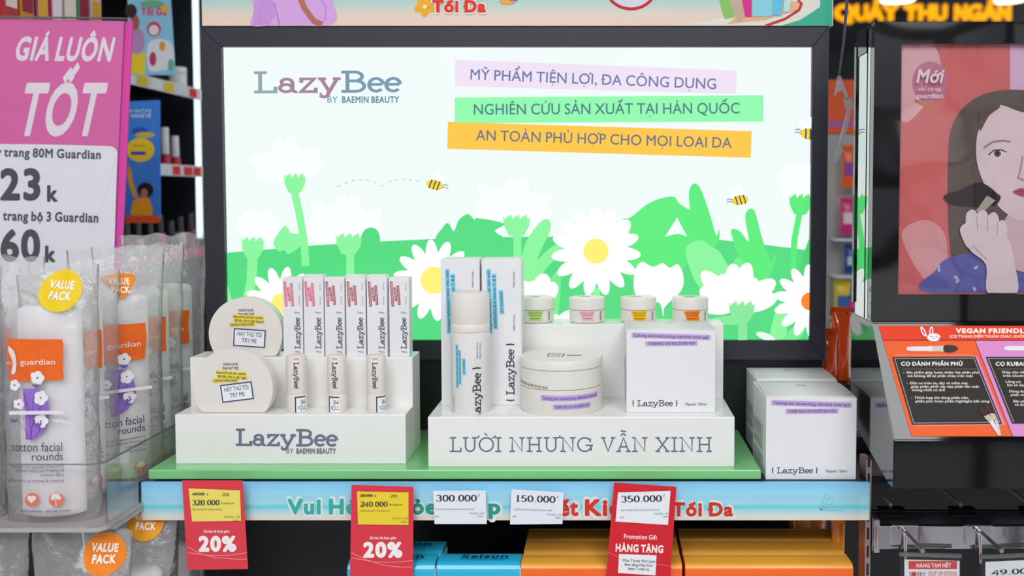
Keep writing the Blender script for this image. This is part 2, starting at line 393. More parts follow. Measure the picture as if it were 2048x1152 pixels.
HILL, MID, LITE, PETAL, YEL = '57de84', '5fee7e', '8ef7a0', 'fbffff', 'fff27a'
def clipx(pts, x1=1621, x0=447.5, y1=680): return [(min(max(x, x0), x1), min(y, y1)) for x, y in pts]
def leaf(pts, c): A.poly(clipx(smooth(pts)), c)
def stem(pts, w, c): A.line(clipx(pts), w, c)
def daisy(cx, cy, r, n, rc, col, rot=0, pw=.3):
    for k in range(n):
        a = 2 * math.pi * (k + rot) / n
        pts = [(cx + r * (.60 * math.cos(a) + .40 * math.cos(t) * math.cos(a) - pw * .5 * math.sin(t) * math.sin(a)), cy + r * (.60 * math.sin(a) + .40 * math.cos(t) * math.sin(a) + pw * .5 * math.sin(t) * math.cos(a))) for t in [2 * math.pi * i / 18 for i in range(18)]]
        A.poly(clipx(pts), 'ffffff')
    A.poly(clipx([(cx + r * .5 * math.cos(R(i * 15)), cy + r * .5 * math.sin(R(i * 15))) for i in range(24)]), 'ffffff')
    A.poly(clipx([(cx + rc * math.cos(R(i * 15)), cy + rc * math.sin(R(i * 15))) for i in range(24)]), col)
def fan(cx, cy, r, a0, a1, n, c, pw=17, flat=1.0):
    for k in range(n):
        a = R(a0 + (a1 - a0) * k / (n - 1)); L = r * (0.86 + .14 * math.sin(k * 2.3))
        mx, my = cx + .55 * L * math.cos(a), cy - .55 * L * math.sin(a) * flat
        A.ell(mx, my, L * .5, pw, c, rot=-math.degrees(math.atan2(math.sin(a) * flat, math.cos(a))), n=18)
def calyx(cx, y0, w, h, c):
    pts = [(cx - w / 2, y0)]
    for k in range(7): pts += [(cx - w / 2 + w * (k + .5) / 7, y0 + (3 if k % 2 else 9)), (cx - w / 2 + w * (k + 1) / 7, y0 - (2 if k % 2 else -3))]
    pts += [(cx + w * .47, y0 + h * .5), (cx + w * .28, y0 + h * .9), (cx, y0 + h), (cx - w * .28, y0 + h * .9), (cx - w * .45, y0 + h * .5)]
    A.poly(pts, c)
def bee(cx, cy, s, flip, rot):
    q = -1 if flip else 1; a = R(rot)
    def T(x, y): x *= q; return (cx + s * (x * math.cos(a) - y * math.sin(a)), cy + s * (x * math.sin(a) + y * math.cos(a)))
    for wx, wy, wr in ((-2, -19, 70), (11, -14, 40)):
        A.poly(clipx([T(wx + 12 * math.cos(t) * math.cos(R(-wr)) - 6 * math.sin(t) * math.sin(R(-wr)), wy + 12 * math.cos(t) * math.sin(R(-wr)) + 6 * math.sin(t) * math.cos(R(-wr))) for t in [2 * math.pi * i / 16 for i in range(16)]]), 'fdffff')
    A.poly(clipx([T(17 * math.cos(t), 10 * math.sin(t)) for t in [2 * math.pi * i / 20 for i in range(20)]]), 'f8d83a')
    for x in (-9, -1, 7): A.line(clipx([T(x + 1.5, -9), T(x, 0), T(x - .5, 9)]), 2.6 * s, '3d4a5e')
    for y in (-3, 2): A.line(clipx([T(15, y), T(21, y - 3), T(27, y - 1)]), 1.4 * s, '5a6d92')
# pale flowers and stems over the sky
fan(578, 352, 82, 20, 175, 8, PETAL); fan(517, 478, 62, 50, 130, 5, PETAL, 22); fan(688, 474, 92, 15, 172, 9, PETAL); fan(1024, 440, 92, 12, 174, 9, PETAL)
A.poly(clipx([(447, 506), (533, 499), (622, 491), (756, 483), (884, 477), (1005, 474), (1124, 473), (1260, 470), (1435, 479), (1533, 490), (1621, 501), (1621, 680), (447, 680)]), HILL)
leaf([(720, 490), (728, 462), (745, 455), (758, 466), (757, 490)], HILL)
leaf([(878, 485), (888, 452), (898, 447), (908, 462), (918, 440), (936, 428), (950, 440), (955, 436), (1008, 447), (990, 462), (1008, 476), (1000, 490)], HILL)
leaf([(548, 484), (570, 452), (583, 466), (604, 470), (606, 488), (578, 508), (570, 500), (558, 502)], LITE)
stem([(590, 385), (600, 430), (609, 485), (612, 532)], 15, LITE); calyx(590, 347, 44, 42, LITE)
stem([(506, 512), (504, 560), (496, 600)], 20, LITE); calyx(506, 474, 46, 46, LITE)
stem([(701, 505), (701, 570)], 16, LITE); calyx(698, 467, 52, 45, LITE)
leaf([(447, 560), (462, 590), (470, 640), (447, 680)], LITE)
stem([(1035, 470), (1035, 560)], 16, LITE); calyx(1033, 430, 54, 45, LITE)
leaf([(1040, 560), (1050, 490), (1080, 445), (1098, 440), (1100, 462), (1078, 510), (1060, 570)], LITE)
leaf([(1050, 560), (1075, 520), (1110, 490), (1125, 500), (1090, 540), (1065, 575)], LITE)
# right-hand foliage
leaf([(1240, 520), (1262, 450), (1245, 438), (1262, 434), (1300, 405), (1344, 393), (1360, 408), (1400, 440), (1390, 500), (1340, 560), (1270, 560)], MID)
A.poly([(1330, 473), (1354, 435), (1374, 473), (1356, 467)], 'f1fbfa')
leaf([(1388, 480), (1378, 400), (1380, 376), (1390, 367), (1402, 380), (1420, 430), (1432, 470), (1438, 458), (1437, 480), (1420, 505), (1395, 500)], MID)
leaf([(1490, 545), (1463, 470), (1466, 458), (1480, 463), (1497, 482), (1490, 435), (1498, 418), (1510, 425), (1525, 480), (1542, 520), (1548, 505), (1550, 525), (1530, 560)], MID)
leaf([(1400, 575), (1374, 520), (1374, 492), (1400, 480), (1425, 495), (1440, 505), (1462, 550), (1455, 590)], LITE)
leaf([(1470, 560), (1472, 515), (1500, 540), (1520, 570)], '79f193')
fan(1597, 395, 70, 55, 125, 5, PETAL, 20); A.poly(clipx([(1565, 395), (1566, 350), (1578, 330), (1621, 335), (1621, 395)]), PETAL)
stem([(1598, 428), (1588, 480), (1585, 545)], 12, MID); calyx(1600, 388, 46, 44, MID)
leaf([(1600, 540), (1612, 492), (1621, 480), (1621, 560)], '4fd67a')
leaf([(1540, 672), (1552, 620), (1562, 606), (1572, 625), (1570, 675)], LITE); leaf([(1565, 680), (1590, 650), (1612, 640), (1600, 675)], '7df093')
stem([(1192, 575), (1200, 680)], 14, LITE)
leaf([(1075, 640), (1100, 560), (1120, 545), (1120, 600), (1108, 660)], '7df093')
leaf([(1268, 680), (1275, 640), (1300, 620), (1320, 650), (1318, 680)], LITE)
daisy(869, 560, 82, 14, 27, YEL, .3); daisy(565, 606, 74, 13, 20, YEL, .1); daisy(1192, 502, 90, 15, 25, YEL, .2)
daisy(1619, 602, 74, 14, 18, 'ff8b2e', .4)
fan(1075, 605, 60, 45, 135, 4, 'ffffff', 18); fan(1106, 680, 70, 30, 110, 4, 'ffffff', 18)
leaf([(1268, 580), (1270, 540), (1284, 523), (1305, 533), (1325, 526), (1340, 535), (1355, 528), (1366, 550), (1362, 580), (1330, 612), (1326, 632), (1318, 605), (1285, 600)], 'ffffff')
fan(1470, 615, 95, 15, 172, 9, 'ffffff', 19); calyx(1482, 602, 52, 44, '8ceba0'); stem([(1484, 640), (1484, 680)], 18, '8ceba0'); A.ell(1455, 640, 32, 9, '8ceba0')
A.ell(1530, 672, 20, 7, 'e9fff0', 20)
# bees and their dotted flight
bee(871, 370, 1.0, False, 14); bee(1479, 400, 1.0, True, -10); bee(1618, 269, 1.15, True, 8)
def dashes(pts):
    for i in range(0, len(pts) - 1, 2): A.line(pts[i:i + 2], 2.2, 'c4ddd6')
dashes([(677 + i * 7.2, 373 - 13 * math.sin(math.pi * i / 13)) for i in range(14)]); dashes([(779 + i * 6.8, 368 - 9 * math.sin(math.pi * (i + 2) / 14)) for i in range(10)])
# slogan bars and logo
A.poly([(912, 120.5), (1472, 142.5), (1470.6, 189), (911, 173.6)], 'f1e2f5'); A.poly([(911, 196), (1525, 191.5), (1525, 244), (911, 247)], '93fbb0'); A.poly([(897.5, 244.5), (1502, 263), (1500, 316), (896, 298)], 'ffca4c')
SL = '6a7ba6'
A.text('MỸ PHẨM TIỆN LỢI, ĐA CÔNG DỤNG', 940, 160, 20.5, SL, width=493, rot=-2.25, weight=.012)
A.text('NGHIÊN CỨU SẢN XUẤT TẠI HÀN QUỐC', 947, 230, 21, '527f8c', width=532, rot=.25, weight=.012)
A.text('AN TOÀN PHÙ HỢP CHO MỌI LOẠI DA', 953, 281, 20.5, '70748a', width=509, rot=-1.75, weight=.012)
def logo(P, x, y, h, width, c1, c2, c3, cb, rot=0, wt=.13):
    tot = sum(S[q][1] for q in 'LazyBee'); u = width / tot; cx = x
    for t, c in (('L', c1), ('azy', c2), ('Bee', c3)):
        wd = sum(S[q][1] for q in t) * u
        P.text(t, cx, y - (cx - x) * math.tan(R(rot)), h, c, width=wd, rot=rot, slab=True, w=wt); cx += wd
    bx, by, bh = x + width * .505, y + h * .42, h * .28
    P.text('BY', bx, by, bh, cb, width=width * .075); P.text('BAEMIN BEAUTY', bx + width * .1, by, bh, cb, width=width * .39, weight=.05)
logo(A, 508, 188, 44, 294, '93a8b3', 'a9849f', '7a9ab2', '5f8f9c', rot=.4)
art = A.build('artwork', scr, plane_px(LB + .008, o0), eps=.00003)

# ---------------------------------------------------------------- banner over the light box
BD = 1.098
hb = thing('header_banner', 'printed beach banner strip above the light box with red lettering', 'banner', (0, D(BD), zt)); o0 = Vector(hb.location)
bx0, bx1 = Xat(404, BD, 40), Xat(1666, BD, 40)
fin('board', off(B((bx0, bx1, D(BD), D(BD) + .025, zt + .0005, zt + .12)), o0), ramp_mat('beach_gradient', [(0, 'f3d3c0'), (.12, 'e3d8c8'), (.3, '8fd3d2'), (.6, '4cc1d8'), (1, '38aee0')]), hb)
P = Print()
P.poly(clipx(smooth([(1300, 51), (1380, 47), (1470, 30), (1560, 5), (1600, -20), (1664, -20), (1664, 51), (1500, 51)]), 1664.5, 405, 51), 'e9e7da')
P.poly([(1560, 52), (1600, 40), (1640, 14), (1640, -25), (1664, -25), (1664, 51)], '3fb795')
P.poly([(1455, 48), (1530, 40), (1590, 22), (1605, 10), (1596, 3), (1500, 8)], 'f0b98c'); P.line([(1530, 52), (1570, 38), (1598, 20), (1603, 8), (1596, 0)], 5, 'c8323c')
for q, c in (([(1434, -20), (1458, -20), (1468, 34), (1450, 38), (1446, 30)], '8fc965'), ([(1452, -20), (1478, -20), (1493, 34), (1477, 44), (1470, 34)], 'cdb09c'), ([(1480, -20), (1503, -20), (1503, 34), (1490, 34)], 'dd2f8f'), ([(1503, -20), (1546, -20), (1543, 33), (1505, 33)], '8fd7e6'), ([(1546, -20), (1570, -20), (1562, 32), (1543, 30)], '6cc7e8'), ([(1570, -20), (1585, -20), (1578, 24), (1566, 24)], 'bfe8ea')): P.poly(q, c)
P.build('surfboard_print', hb, plane_px(BD, o0), eps=.00012)
P = Print(); P.poly(smooth([(512, -20), (508, 20), (503, 51), (560, 50), (664, 49), (668, 10), (640, -20)]), 'dda9e6'); P.poly([(511, -18), (508, 18), (505, 50), (538, 50), (550, 32), (546, 0), (544, -18)], 'cf97e0'); P.line([(528, -18), (524, 10), (520, 46)], 3, 'cf8fde'); P.line([(640, -5), (652, 14), (650, 40)], 3, 'cf8fde')
P.line([(595, -20), (608, 15), (628, 42), (644, 49)], 11, 'b9705c'); P.line([(548, 5), (560, 50)], 2, 'b77fd0'); P.line([(520, -10), (528, -10)], 6, 'a85d4a')
P.build('figure_print', hb, plane_px(BD, o0), eps=.00012); P = Print()
for k in range(5): P.ell(850 + 12 * math.cos(R(72 * k + 20)), 14 + 10 * math.sin(R(72 * k + 20)), 10, 8, 'f7b42c', rot=72 * k + 20)
P.ell(850, 14, 4, 4, 'fff0c0'); P.ell(1015, 2, 16, 7, 'f3b23c'); P.ell(1026, -2, 10, 5, 'a85fc0')
P.text('Tối Đa', 862, 25, 24, 'fdf3ee', width=112, weight=.16); P.text('Tối Đa', 864, 24, 22, 'e8362e', width=108, weight=.085)
P.build('lettering', hb, plane_px(BD, o0), eps=.00012); P = Print()
P.line(ell(1262, -33, 53, 51, 0, 360, 40), 6, 'cf1f2d', closed=False); P.ell(1262, -33, 50, 48, 'd8dde8')
P.build('ring_print', hb, plane_px(BD, o0), eps=.00012)

# ---------------------------------------------------------------- price rail
RD = .94
pr = thing('price_rail', 'sky blue printed price rail strip along the shelf edge', 'price rail', (0, D(RD), -.0490)); o0 = Vector(pr.location)
rx0, rx1 = Xat(283, RD, 1000), Xat(1739, RD, 1000)
SKY = ramp_mat('beach_strip', [(0, 'fbe4d8'), (.1, 'eceee8'), (.28, 'a6ecf4'), (.34, '74def2'), (.45, 'b2ecfb'), (1, '86cdf8')], rough=.25)
fin('strip', off(B((rx0, rx1, D(RD), D(RD) + .004, -.049, -.0108)), o0), SKY, pr)
fin('clear_cover', off(B((rx0, Xat(1718, RD, 1000), D(RD) - .0016, D(RD) - .0008, -.049, -.0235)), o0), ACRYL, pr)
fin('end_cap', off(B((rx0 - .003, rx0 - .0002, D(RD), D(RD) + .006, -.04, -.0105)), o0), BLACK, pr)
def outlined(t, x, y, h, wd, c, wt=.065):
    P = Print(); P.text(t, x - 3, y + 1.5, h + 3, 'eef9f8', width=wd + 6, weight=wt + .11, layer=0); P.text(t, x, y, h, c, width=wd, weight=wt, layer=3)
    P.build('lettering', pr, plane_px(RD, o0), eps=.00006)
outlined('Vui Hè', 575, 1027, 28, 140, '38bdb4'); outlined('Khỏe', 762, 1027, 28, 112, '2ba592'); outlined('Đẹp', 908, 1027, 28, 94, '2ba592'); outlined('Tiết', 1078, 1030, 30, 78, 'ea3326'); outlined('Kiệm', 1166, 1030, 30, 120, 'ea3326'); outlined('Tối Đa', 1344, 1031, 25, 122, 'e0301f')
P = Print()
for k in range(5): P.line([(1640, 1020), (1652 + 8 * k, 985 + 9 * k)], 1.2, '7fd0ea', layer=1)
P.build('palm_print', pr, plane_px(RD, o0))

# ================================================================== white tiered stands
def stand(name, label, x0, x1, y0, ymid, y1, zlow, zup, holes=()):
    t = thing(name, label, 'display stand', ((x0 + x1) / 2, y0, 0)); o0 = Vector(t.location)
    fin('lower_step', off(B((x0, x1, y0, ymid, 0, zlow), bev=.0007), o0), WHITE, t)
    fin('upper_step', off(B((x0, x1, ymid + .0001, y1, 0, zup), bev=.0007), o0), WHITE, t)
    return t, o0
LX0, LX1 = -.4407, -.2033
ls, lo = stand('tiered_stand', 'white two step stand with grey brand logo, holding compacts and lipsticks', LX0, LX1, D(.968), D(1.006), D(1.046), .0515, .104)
P = Print(); logo(P, 469, 892, 35, 204, '75758f', '75758f', '75758f', '6d6d88', rot=-.4, wt=.14); P.build('lettering', ls, plane_px(.968, lo))
rs, ro = stand('tiered_stand', 'white two step stand with a long grey slogan, holding jars and mist', -.1783, .134, D(.957), D(1.05), D(1.098), .0515, .1335)
P = Print(); P.text('LƯỜI NHƯNG VẪN XINH', 898, 904, 30, '6f7088', width=528, slab=True, w=.1, track=.02); P.build('lettering', rs, plane_px(.957, ro))

# ---------------------------------------------------------------- cushion compacts
def compact(label, px, py, d, zbase, r, shade, rot_st, dz):
    c = at(px, py, d); t = thing('cushion_compact', label, 'compact', (c.x, D(d), zbase), group='cushion compacts on the white stand')
    h = c.z - zbase; a = math.asin(min(h / r, .99)); th = .016
    pts = [(r * math.cos(q), h + r * math.sin(q)) for q in [-a + (math.pi + 2 * a) * i / 60 for i in range(61)]]
    base = [(.985 * x, h + .985 * (z - h) if z > .002 else z) for x, z in pts]
    fin('case', prism(pts, 0, th * .62, bev=.0012), CREAM, t, 40)
    fin('case_back', prism(base, th * .64, th, bev=.0008), CREAM, t, 40)
    P = Print(down=False); m = .001 * .52
    def X(q): return (q - px) * d / F_PX
    def Z(q): return Zat(q, d) - zbase
    s = d / F_PX
    P.text('NGHỈ CHƠI', X(px + dz[0]), Z(py - 45), 5 * s, '3a3a42', width=30 * s, align='c', weight=.03); P.text('ÔNG MẶT TRỜI', X(px + dz[0]), Z(py - 37), 5 * s, '3a3a42', width=33 * s, align='c', weight=.03)
    a1, a2 = dz[1], dz[2]
    P.poly([(X(px + a1 - 31), Z(py - 36 + a2)), (X(px + a1 + 31), Z(py - 32 + a2)), (X(px + a1 + 33), Z(py - 17 + a2)), (X(px + a1 - 29), Z(py - 21 + a2))], 'f5dd58')
    P.poly([(X(px + a1 - 38), Z(py - 19 + a2)), (X(px + a1 + 14), Z(py - 20 + a2)), (X(px + a1 + 14), Z(py - 12 + a2)), (X(px + a1 - 38), Z(py - 10 + a2))], 'f5dd58')
    P.text('Natural fit soft skin cushion', X(px + a1 - 30), Z(py - 29 + a2), 5 * s, '4a4636', width=60 * s, rot=-3, weight=.02)
    P.text('SPF 50+, PA+++ ' + shade, X(px + a1 - 27), Z(py - 21 + a2), 5 * s, '4a4636', width=58 * s, rot=-3, weight=.02)
    P.text('CUSHION CHỐNG NẮNG', X(px + a1 - 36), Z(py - 12.5 + a2), 4.4 * s, '4a4636', width=48 * s, rot=1, weight=.02)
    P.build('lettering', t, front(0))
    q = thing2 = Print(down=False); w2, h2 = 31 * s, 17 * s
    q.rect(-w2 - 4 * s, -h2 - 2 * s, w2, h2 + 1 * s, 'f4f5fb'); q.line([(-w2, -h2), (w2, -h2), (w2, h2), (-w2, h2)], 2.6 * s, '4f5166', closed=True)
    q.text('HÃY THỬ TÔI', 0, 3 * s, 9 * s, '3c3f55', width=50 * s, align='c'); q.text('TRY ME', 0, -9.5 * s, 8.5 * s, '3c3f55', width=30 * s, align='c')
    ca, sa = math.cos(R(rot_st)), math.sin(R(rot_st)); ox, oz = X(px + dz[3]), Z(py + dz[4])
    q.build('sticker', t, lambda u, v, l: Vector((ox + u * ca - v * sa, -l - .0002, oz + u * sa + v * ca)))
    return t
compact('round ivory compact standing on the upper step beside the lip boxes', 491, 668, 1.012, .1041, .0394, '#23 Natural', -4, (2, 6, -4, 8, 8))
compact('round ivory compact standing on the lower step beside the lipsticks', 466, 776, .974, .0516, .0412, '#21 Light', 7, (-4, -3, 0, 8, 8))

# ---------------------------------------------------------------- lip tint boxes
lipx = [(565.5, 606), (607, 648), (649, 690), (691.5, 732), (733.5, 775), (778, 819)]
lipd = [1.009, 1.009, 1.009, 1.009, 1.009, 1.009]
pinkc = ['ea5d83', 'ea5d83', 'b34a63', 'b34a63', '9f4858', 'a24a5c']; shade = ['PINK CORAL', 'PINK CORAL', 'RED CHILI', 'RED CHILI', 'RED BROWN', 'RED BROWN']
vi = ['SON MÀU HỒNG SAN HÔ', 'SON MÀU HỒNG SAN HÔ', 'SON MÀU ĐỎ ỚT', 'SON MÀU ĐỎ ỚT', 'SON MÀU NÂU ĐỎ', 'SON MÀU NÂU ĐỎ']
liplab = ['lip tint box with bright pink label, right beside the standing compact', 'lip tint box with bright pink label, next to a dark red one', 'lip tint box with wine red label, next to a bright pink one',
          'lip tint box with wine red label, next to a brown-red labelled one', 'lip tint box with brown-red label, between two other boxes', 'lip tint box with brown-red label at the open end of the row']
LW, LH, LDp = .0212, .0845, .017
def up(u0, v0): return lambda u, v, l: Vector((u0 - v, -l, v0 + u))     # writing that climbs the face
for i, ((a, b), lab) in enumerate(zip(lipx, liplab)):
    t = thing('lip_tint_box', 'tall white ' + lab, 'box', (Xat((a + b) / 2, lipd[i], 640), D(lipd[i]), .1041), group='lip tint boxes on the upper step')
    wd = (b - a - 1.0) * lipd[i] / F_PX
    fin('carton', B((-wd / 2, wd / 2, 0, LDp, 0, LH), bev=.0004), CARTON, t)
    fin('lid_flap', B((-wd / 2 + .0006, wd / 2 - .0006, .0006, LDp - .0006, LH, LH + .0005)), CARTON, t)
    P = Print(down=False); c = pinkc[i]
    for k, (v, l0, l1) in enumerate(((.0022, .0525, .0808), (-.0016 + .0030, .0590, .0748), (-.0016, .0535, .0785) if i < 2 else (-.0016, .0560, .0768))):
        pass
    rows = [(.0072, .0540, .0808, 'Nourishing matte lipstick'), (.0037, .0600, .0745, shade[i]), (.0003, .0545 if i < 2 else .0560, .0790 if i < 2 else .0765, vi[i])]
    for v, l0, l1, s_ in rows:
        sk = .0008
        P.poly([(l0, v - .0014 - sk / 2), (l1, v - .0014 + sk), (l1, v + .0014 + sk), (l0, v + .0014 - sk / 2)], c)
        P.text(s_, l0 + .0008, v - .0009, .0019, 'f6dfe4', width=(l1 - l0) - .0016, rot=1.5, weight=.02)
    P.text('LazyBee', .0085, -.0078, .0062, '46505f', width=.0335, slab=True, w=.12)
    for z in (.0045, .0465):
        P.line([(z + .0012 * (k % 2) + .0002 * k, -.0078 + .0012 * k) for k in range(6)], .0004, '555f6c')
    P.text('15g / 0.5 oz', .0715, -.0078, .0011, '55565e', width=.008); P.text('Made in Korea', .0560, -.0078, .0011, '55565e', width=.009)
    P.build('lettering', t, up(0, 0))
for k, i in enumerate((1, 3, 4)):
    a, b = lipx[i]; t = thing('lip_tint_box', ['plain backed lip tint box hidden behind the second pink labelled one', 'plain backed lip tint box hidden behind the second wine red one', 'plain backed lip tint box hidden behind a brown-red labelled one'][k], 'box', (Xat((a + b) / 2, 1.03, 640), D(1.0275), .1041), group='lip tint boxes in the second row')
    fin('carton', B((-.0105, .0105, 0, LDp, 0, LH + .001), bev=.0004), CARTON, t); fin('lid_flap', B((-.0098, .0098, .0006, LDp - .0006, LH + .001, LH + .0015)), CARTON, t)

# ---------------------------------------------------------------- lipsticks
LIPC = mat('pinkish_cream_plastic', 'eee3dd', 0.35, bump=0.02)
for i, (a, b, so, lab) in enumerate(((573, 613.5, 3.5, 'cream lipstick tube standing next to the lower compact'), (655, 693, -12, 'cream lipstick tube in the middle of three on the lower step'), (733, 772, 5, 'cream lipstick tube at the stand end, farthest from the compacts'))):
    d = .985; r = (b - a) / 2 * (d - .01) / F_PX; c = Xat((a + b) / 2, d, 760)
    t = thing('lipstick_tube', lab, 'lipstick', (c, D(d), .0516), group='lipstick testers on the lower step')
    fin('base', lathe([(r * .97, 0), (r, .0006), (r, .0185), (r * .985, .0188)], 40), LIPC, t, 40)
    fin('cap', lathe([(r * .985, .0189), (r, .0193), (r, .0575), (r * .97, .0586), (r * .9, .0590)], 40), LIPC, t, 40)
    P = Print(down=False)
    um = [.0005, -.002, -.0015][i]
    P2 = Print(down=False)
    V, Fc, wd = letters('LazyBee', slab=True, w=.14); k = .0265 / wd
    P.add([(um + vy * .0052, .0545 - vx * k - .0015, vz) for vx, vy, vz in V], Fc, '33363f')
    for z in (.0252, .0558): P.line([(um + .0002 + .001 * q, z + (.0011 if q % 2 else 0)) for q in range(6)], .0004, '4a4d55')
    P.build('lettering', t, barrel(r), step=.0012)
    s = d / F_PX; x0 = so * s
    P2.rect(x0 - .0015, .0002, x0 + .0112, .0170, 'f5f5f9'); P2.line([(x0 + .0108, .0160), (x0, .0163), (x0, .0004)], .0014, '4a4c5c')
    P2.text('TÔI', x0 + .0105, .0072, -.0042, '4a4c5c', width=-.008); P2.text('ME', x0 + .0104, .0130, -.0042, '4a4c5c', width=-.0055)
    P2.build('sticker', t, barrel(r), step=.0012, lift=.00025)

# ---------------------------------------------------------------- mist boxes and bottle
def mist_print(P, k=1.0, z0=0.0, sh=0.0):
    for v, l0, l1, s_ in ((.0125, .077, .1465, 'Vergent carbonated water mist with'), (.0068, .082, .1415, 'kombucha and vitamin C & E'), (-.0003, .098, .124, 'XỊT KHOÁNG')):
        P.poly([(l0, v - .0028), (l1, v - .0012), (l1, v + .0035), (l0, v + .0019)], '84d3ee'); P.text(s_, l0 + .0015, v - .0016, .0031, '1d4a66', width=l1 - l0 - .003, rot=1.3, weight=.01)
MB = [(882, 960), (963.5, 1043)]
for i, (a, b) in enumerate(MB):
    d = 1.011; wd = (b - a) * d / F_PX; t = thing('mist_box', ['tall white mist box partly hidden behind the mist bottle', 'tall white mist box with vertical black logo beside the big jar'][i], 'box', (Xat((a + b) / 2, d, 660), D(d), .0516), group='mist boxes')
    fin('carton', B((-wd / 2, wd / 2, 0, .0375, 0, .1565), bev=.0004), CARTON, t); fin('lid_flap', B((-wd / 2 + .0007, wd / 2 - .0007, .0007, .036, .1565, .1572)), CARTON, t)
    P = Print(down=False); mist_print(P)
    P.text('Made in Korea', .127, -.0143, .0020, '50515a', width=.017); P.text('100ml/ 3.3 fl.oz', .0800, -.0143, .0020, '50515a', width=.018)
    P.text('{ LazyBee }', .0035, -.0135, .0088, '2c2d33', width=.0635, slab=True, w=.105)
    P.build('lettering', t, up(0, 0))
d = .988; r = 40 * (d - .02) / F_PX; t = thing('mist_bottle', 'slim white mist bottle with tall cap in front of the mist boxes', 'bottle', (Xat(941, d, 700), D(d), .0516)); mh = Zat(584, d) - .0516; ms = Zat(667, d - .02) - .0516
IV2 = mat('white_satin_plastic', 'eceae8', 0.32, bump=0.02)
fin('body', lathe([(r * .97, 0), (r, .001), (r, ms - .0006), (r * .97, ms)], 56), IV2, t, 40)
cp = fin('cap', lathe([(r * .985, ms + .0003), (r * .995, ms + .0008), (r * .995, ms + .0085), (r * .985, ms + .0088), (r * .995, ms + .0092), (r * .995, mh - .0025), (r * .97, mh - .0008), (r * .9, mh)], 56), CREAM, t, 40)
P = Print(down=False)
def climb(P, s_, u, z, h, wd, c, **k):
    V, Fc, w0 = letters(s_, **k); q = wd / w0; P.add([(u - vy * h, z + vx * q, vz) for vx, vy, vz in V], Fc, c)
for v, l0, l1, s_ in ((-.0118, .0265, .0720, 'Vergent carbonated water mist with'), (-.0083, .0310, .0665, 'kombucha and vitamin C & E'), (-.0035, .0410, .0580, 'XỊT KHOÁNG')):
    P.poly([(v - .0018, l0), (v + .0016, l0), (v + .0008, l1), (v - .0026, l1)], '84d3ee'); climb(P, s_, v + .0006, l0 + .001, .0021, l1 - l0 - .002, '1d4a66', weight=.01)
climb(P, '{ LazyBee }', .0135, -.014, .0088, .063, '2c2d33', slab=True, w=.115); climb(P, '100ml/ 3.3 fl.oz', .0105, .057, .0016, .0175, '50515a'); climb(P, 'Made in Korea', .0135, .057, .0016, .0165, '50515a')
climb(P, 'XỊT KHOÁNG KHUM', -.0165, .002, .0018, .016, '50515a')
P.items = [([(p[0], max(p[1], .0004)) + tuple(p[2:]) for p in V], F_, c, l) for V, F_, c, l in P.items]
P.build('lettering', t, barrel(r), step=.0015)

# ---------------------------------------------------------------- jars
JAR = [('pale green', 'b7da78', 'Charcoal and green tea', 'clarifying mask', 'MẶT NẠ DETOX', '3f5a20'), ('pink', 'f3bfcd', 'Overnight mask with', 'red ginseng and probiotics', 'MẶT NẠ NHÂN SÂM', '7d4a58'), ('yellow', 'f8c21c', 'Calendula calming and', 'nourishing mask', 'MẶT NẠ HOA CÚC', '5a4510'), ('orange', 'fb8a1e', 'Tomato brightening', 'and vitality mask', 'MẶT NẠ CÀ CHUA', '64300a')]
proto = None
for (a, b), (cn, c, t1, t2, t3, ic) in zip(((1036, 1108.5), (1138, 1210), (1240, 1313), (1344, 1417)), JAR):
    d = 1.074; r = .0203; x = Xat((a + b) / 2, d, 610)
    t = thing('mask_jar', 'small cream mask jar with %s label on the upper step' % cn, 'jar', (x, D(d), .1336), group='mask jars on the upper step'); hh = Zat(593, d) - .1336
    fin('body', lathe([(r * .9, 0), (r * .97, .001), (r, .004), (r, hh - .0142), (r * .95, hh - .0138)], 48), IVORY, t, 40)
    ld = fin('lid', lathe([(r * .96, hh - .0136), (r * 1.01, hh - .0132), (r * 1.01, hh - .0018), (r * .985, hh - .0005), (r * .92, hh)], 48), IVORY, t, 40)
    P = Print(down=False); P.poly(smooth([(-.0085, .0135), (.0085, .0142), (.0078, .0095), (.0085, .0035), (.003, .0030), (-.0055, .0034), (-.0065, .008)], 3), c)
    for s_, z, wd in ((t1, .0113, .0145), (t2, .0088, .0125), (t3, .0050, .0095)): P.text(s_, .0005, z, .0015, ic, width=wd, align='c', weight=.02)
    for k in range(9): P.rect(.0160, .003 + k * .0012, .0182, .0036 + k * .0012, '66676d')
    P.build('lettering', t, barrel(r), step=.0016)
    P = Print(down=False); P.rect(-.006, -.0025, .004, .0025, '8a8c90'); P.build('lid_print', ld, lambda u, v, l, z=hh: Vector((u, v, z + l)))
d = 1.004; r = .0436; t = thing('toner_pad_jar', 'large squat cream jar with lilac label bars on the lower step', 'jar', (Xat(1122.5, d, 760), D(d), .0516))
zl0, zl1, zt1 = Zat(781, d - .04) - .0516, Zat(742, d - .04) - .0516, Zat(709, d) - .0516
fin('body', lathe([(r * .985, 0), (r, .001), (r, zl0 - .0005), (r * .975, zl0)], 72), IVORY, t, 40)
fin('lid', lathe([(r * .98, zl0 + .0004), (r, zl0 + .001), (r, zl1 - .0004), (r * .985, zl1)], 72), IVORY, t, 40)
ld = fin('lid_top', lathe([(r * .99, zl1 + .0003), (r * 1.012, zl1 + .0009), (r * 1.012, zt1 - .0012), (r * .995, zt1 - .0002), (r * .96, zt1)], 72), IVORY, t, 40)
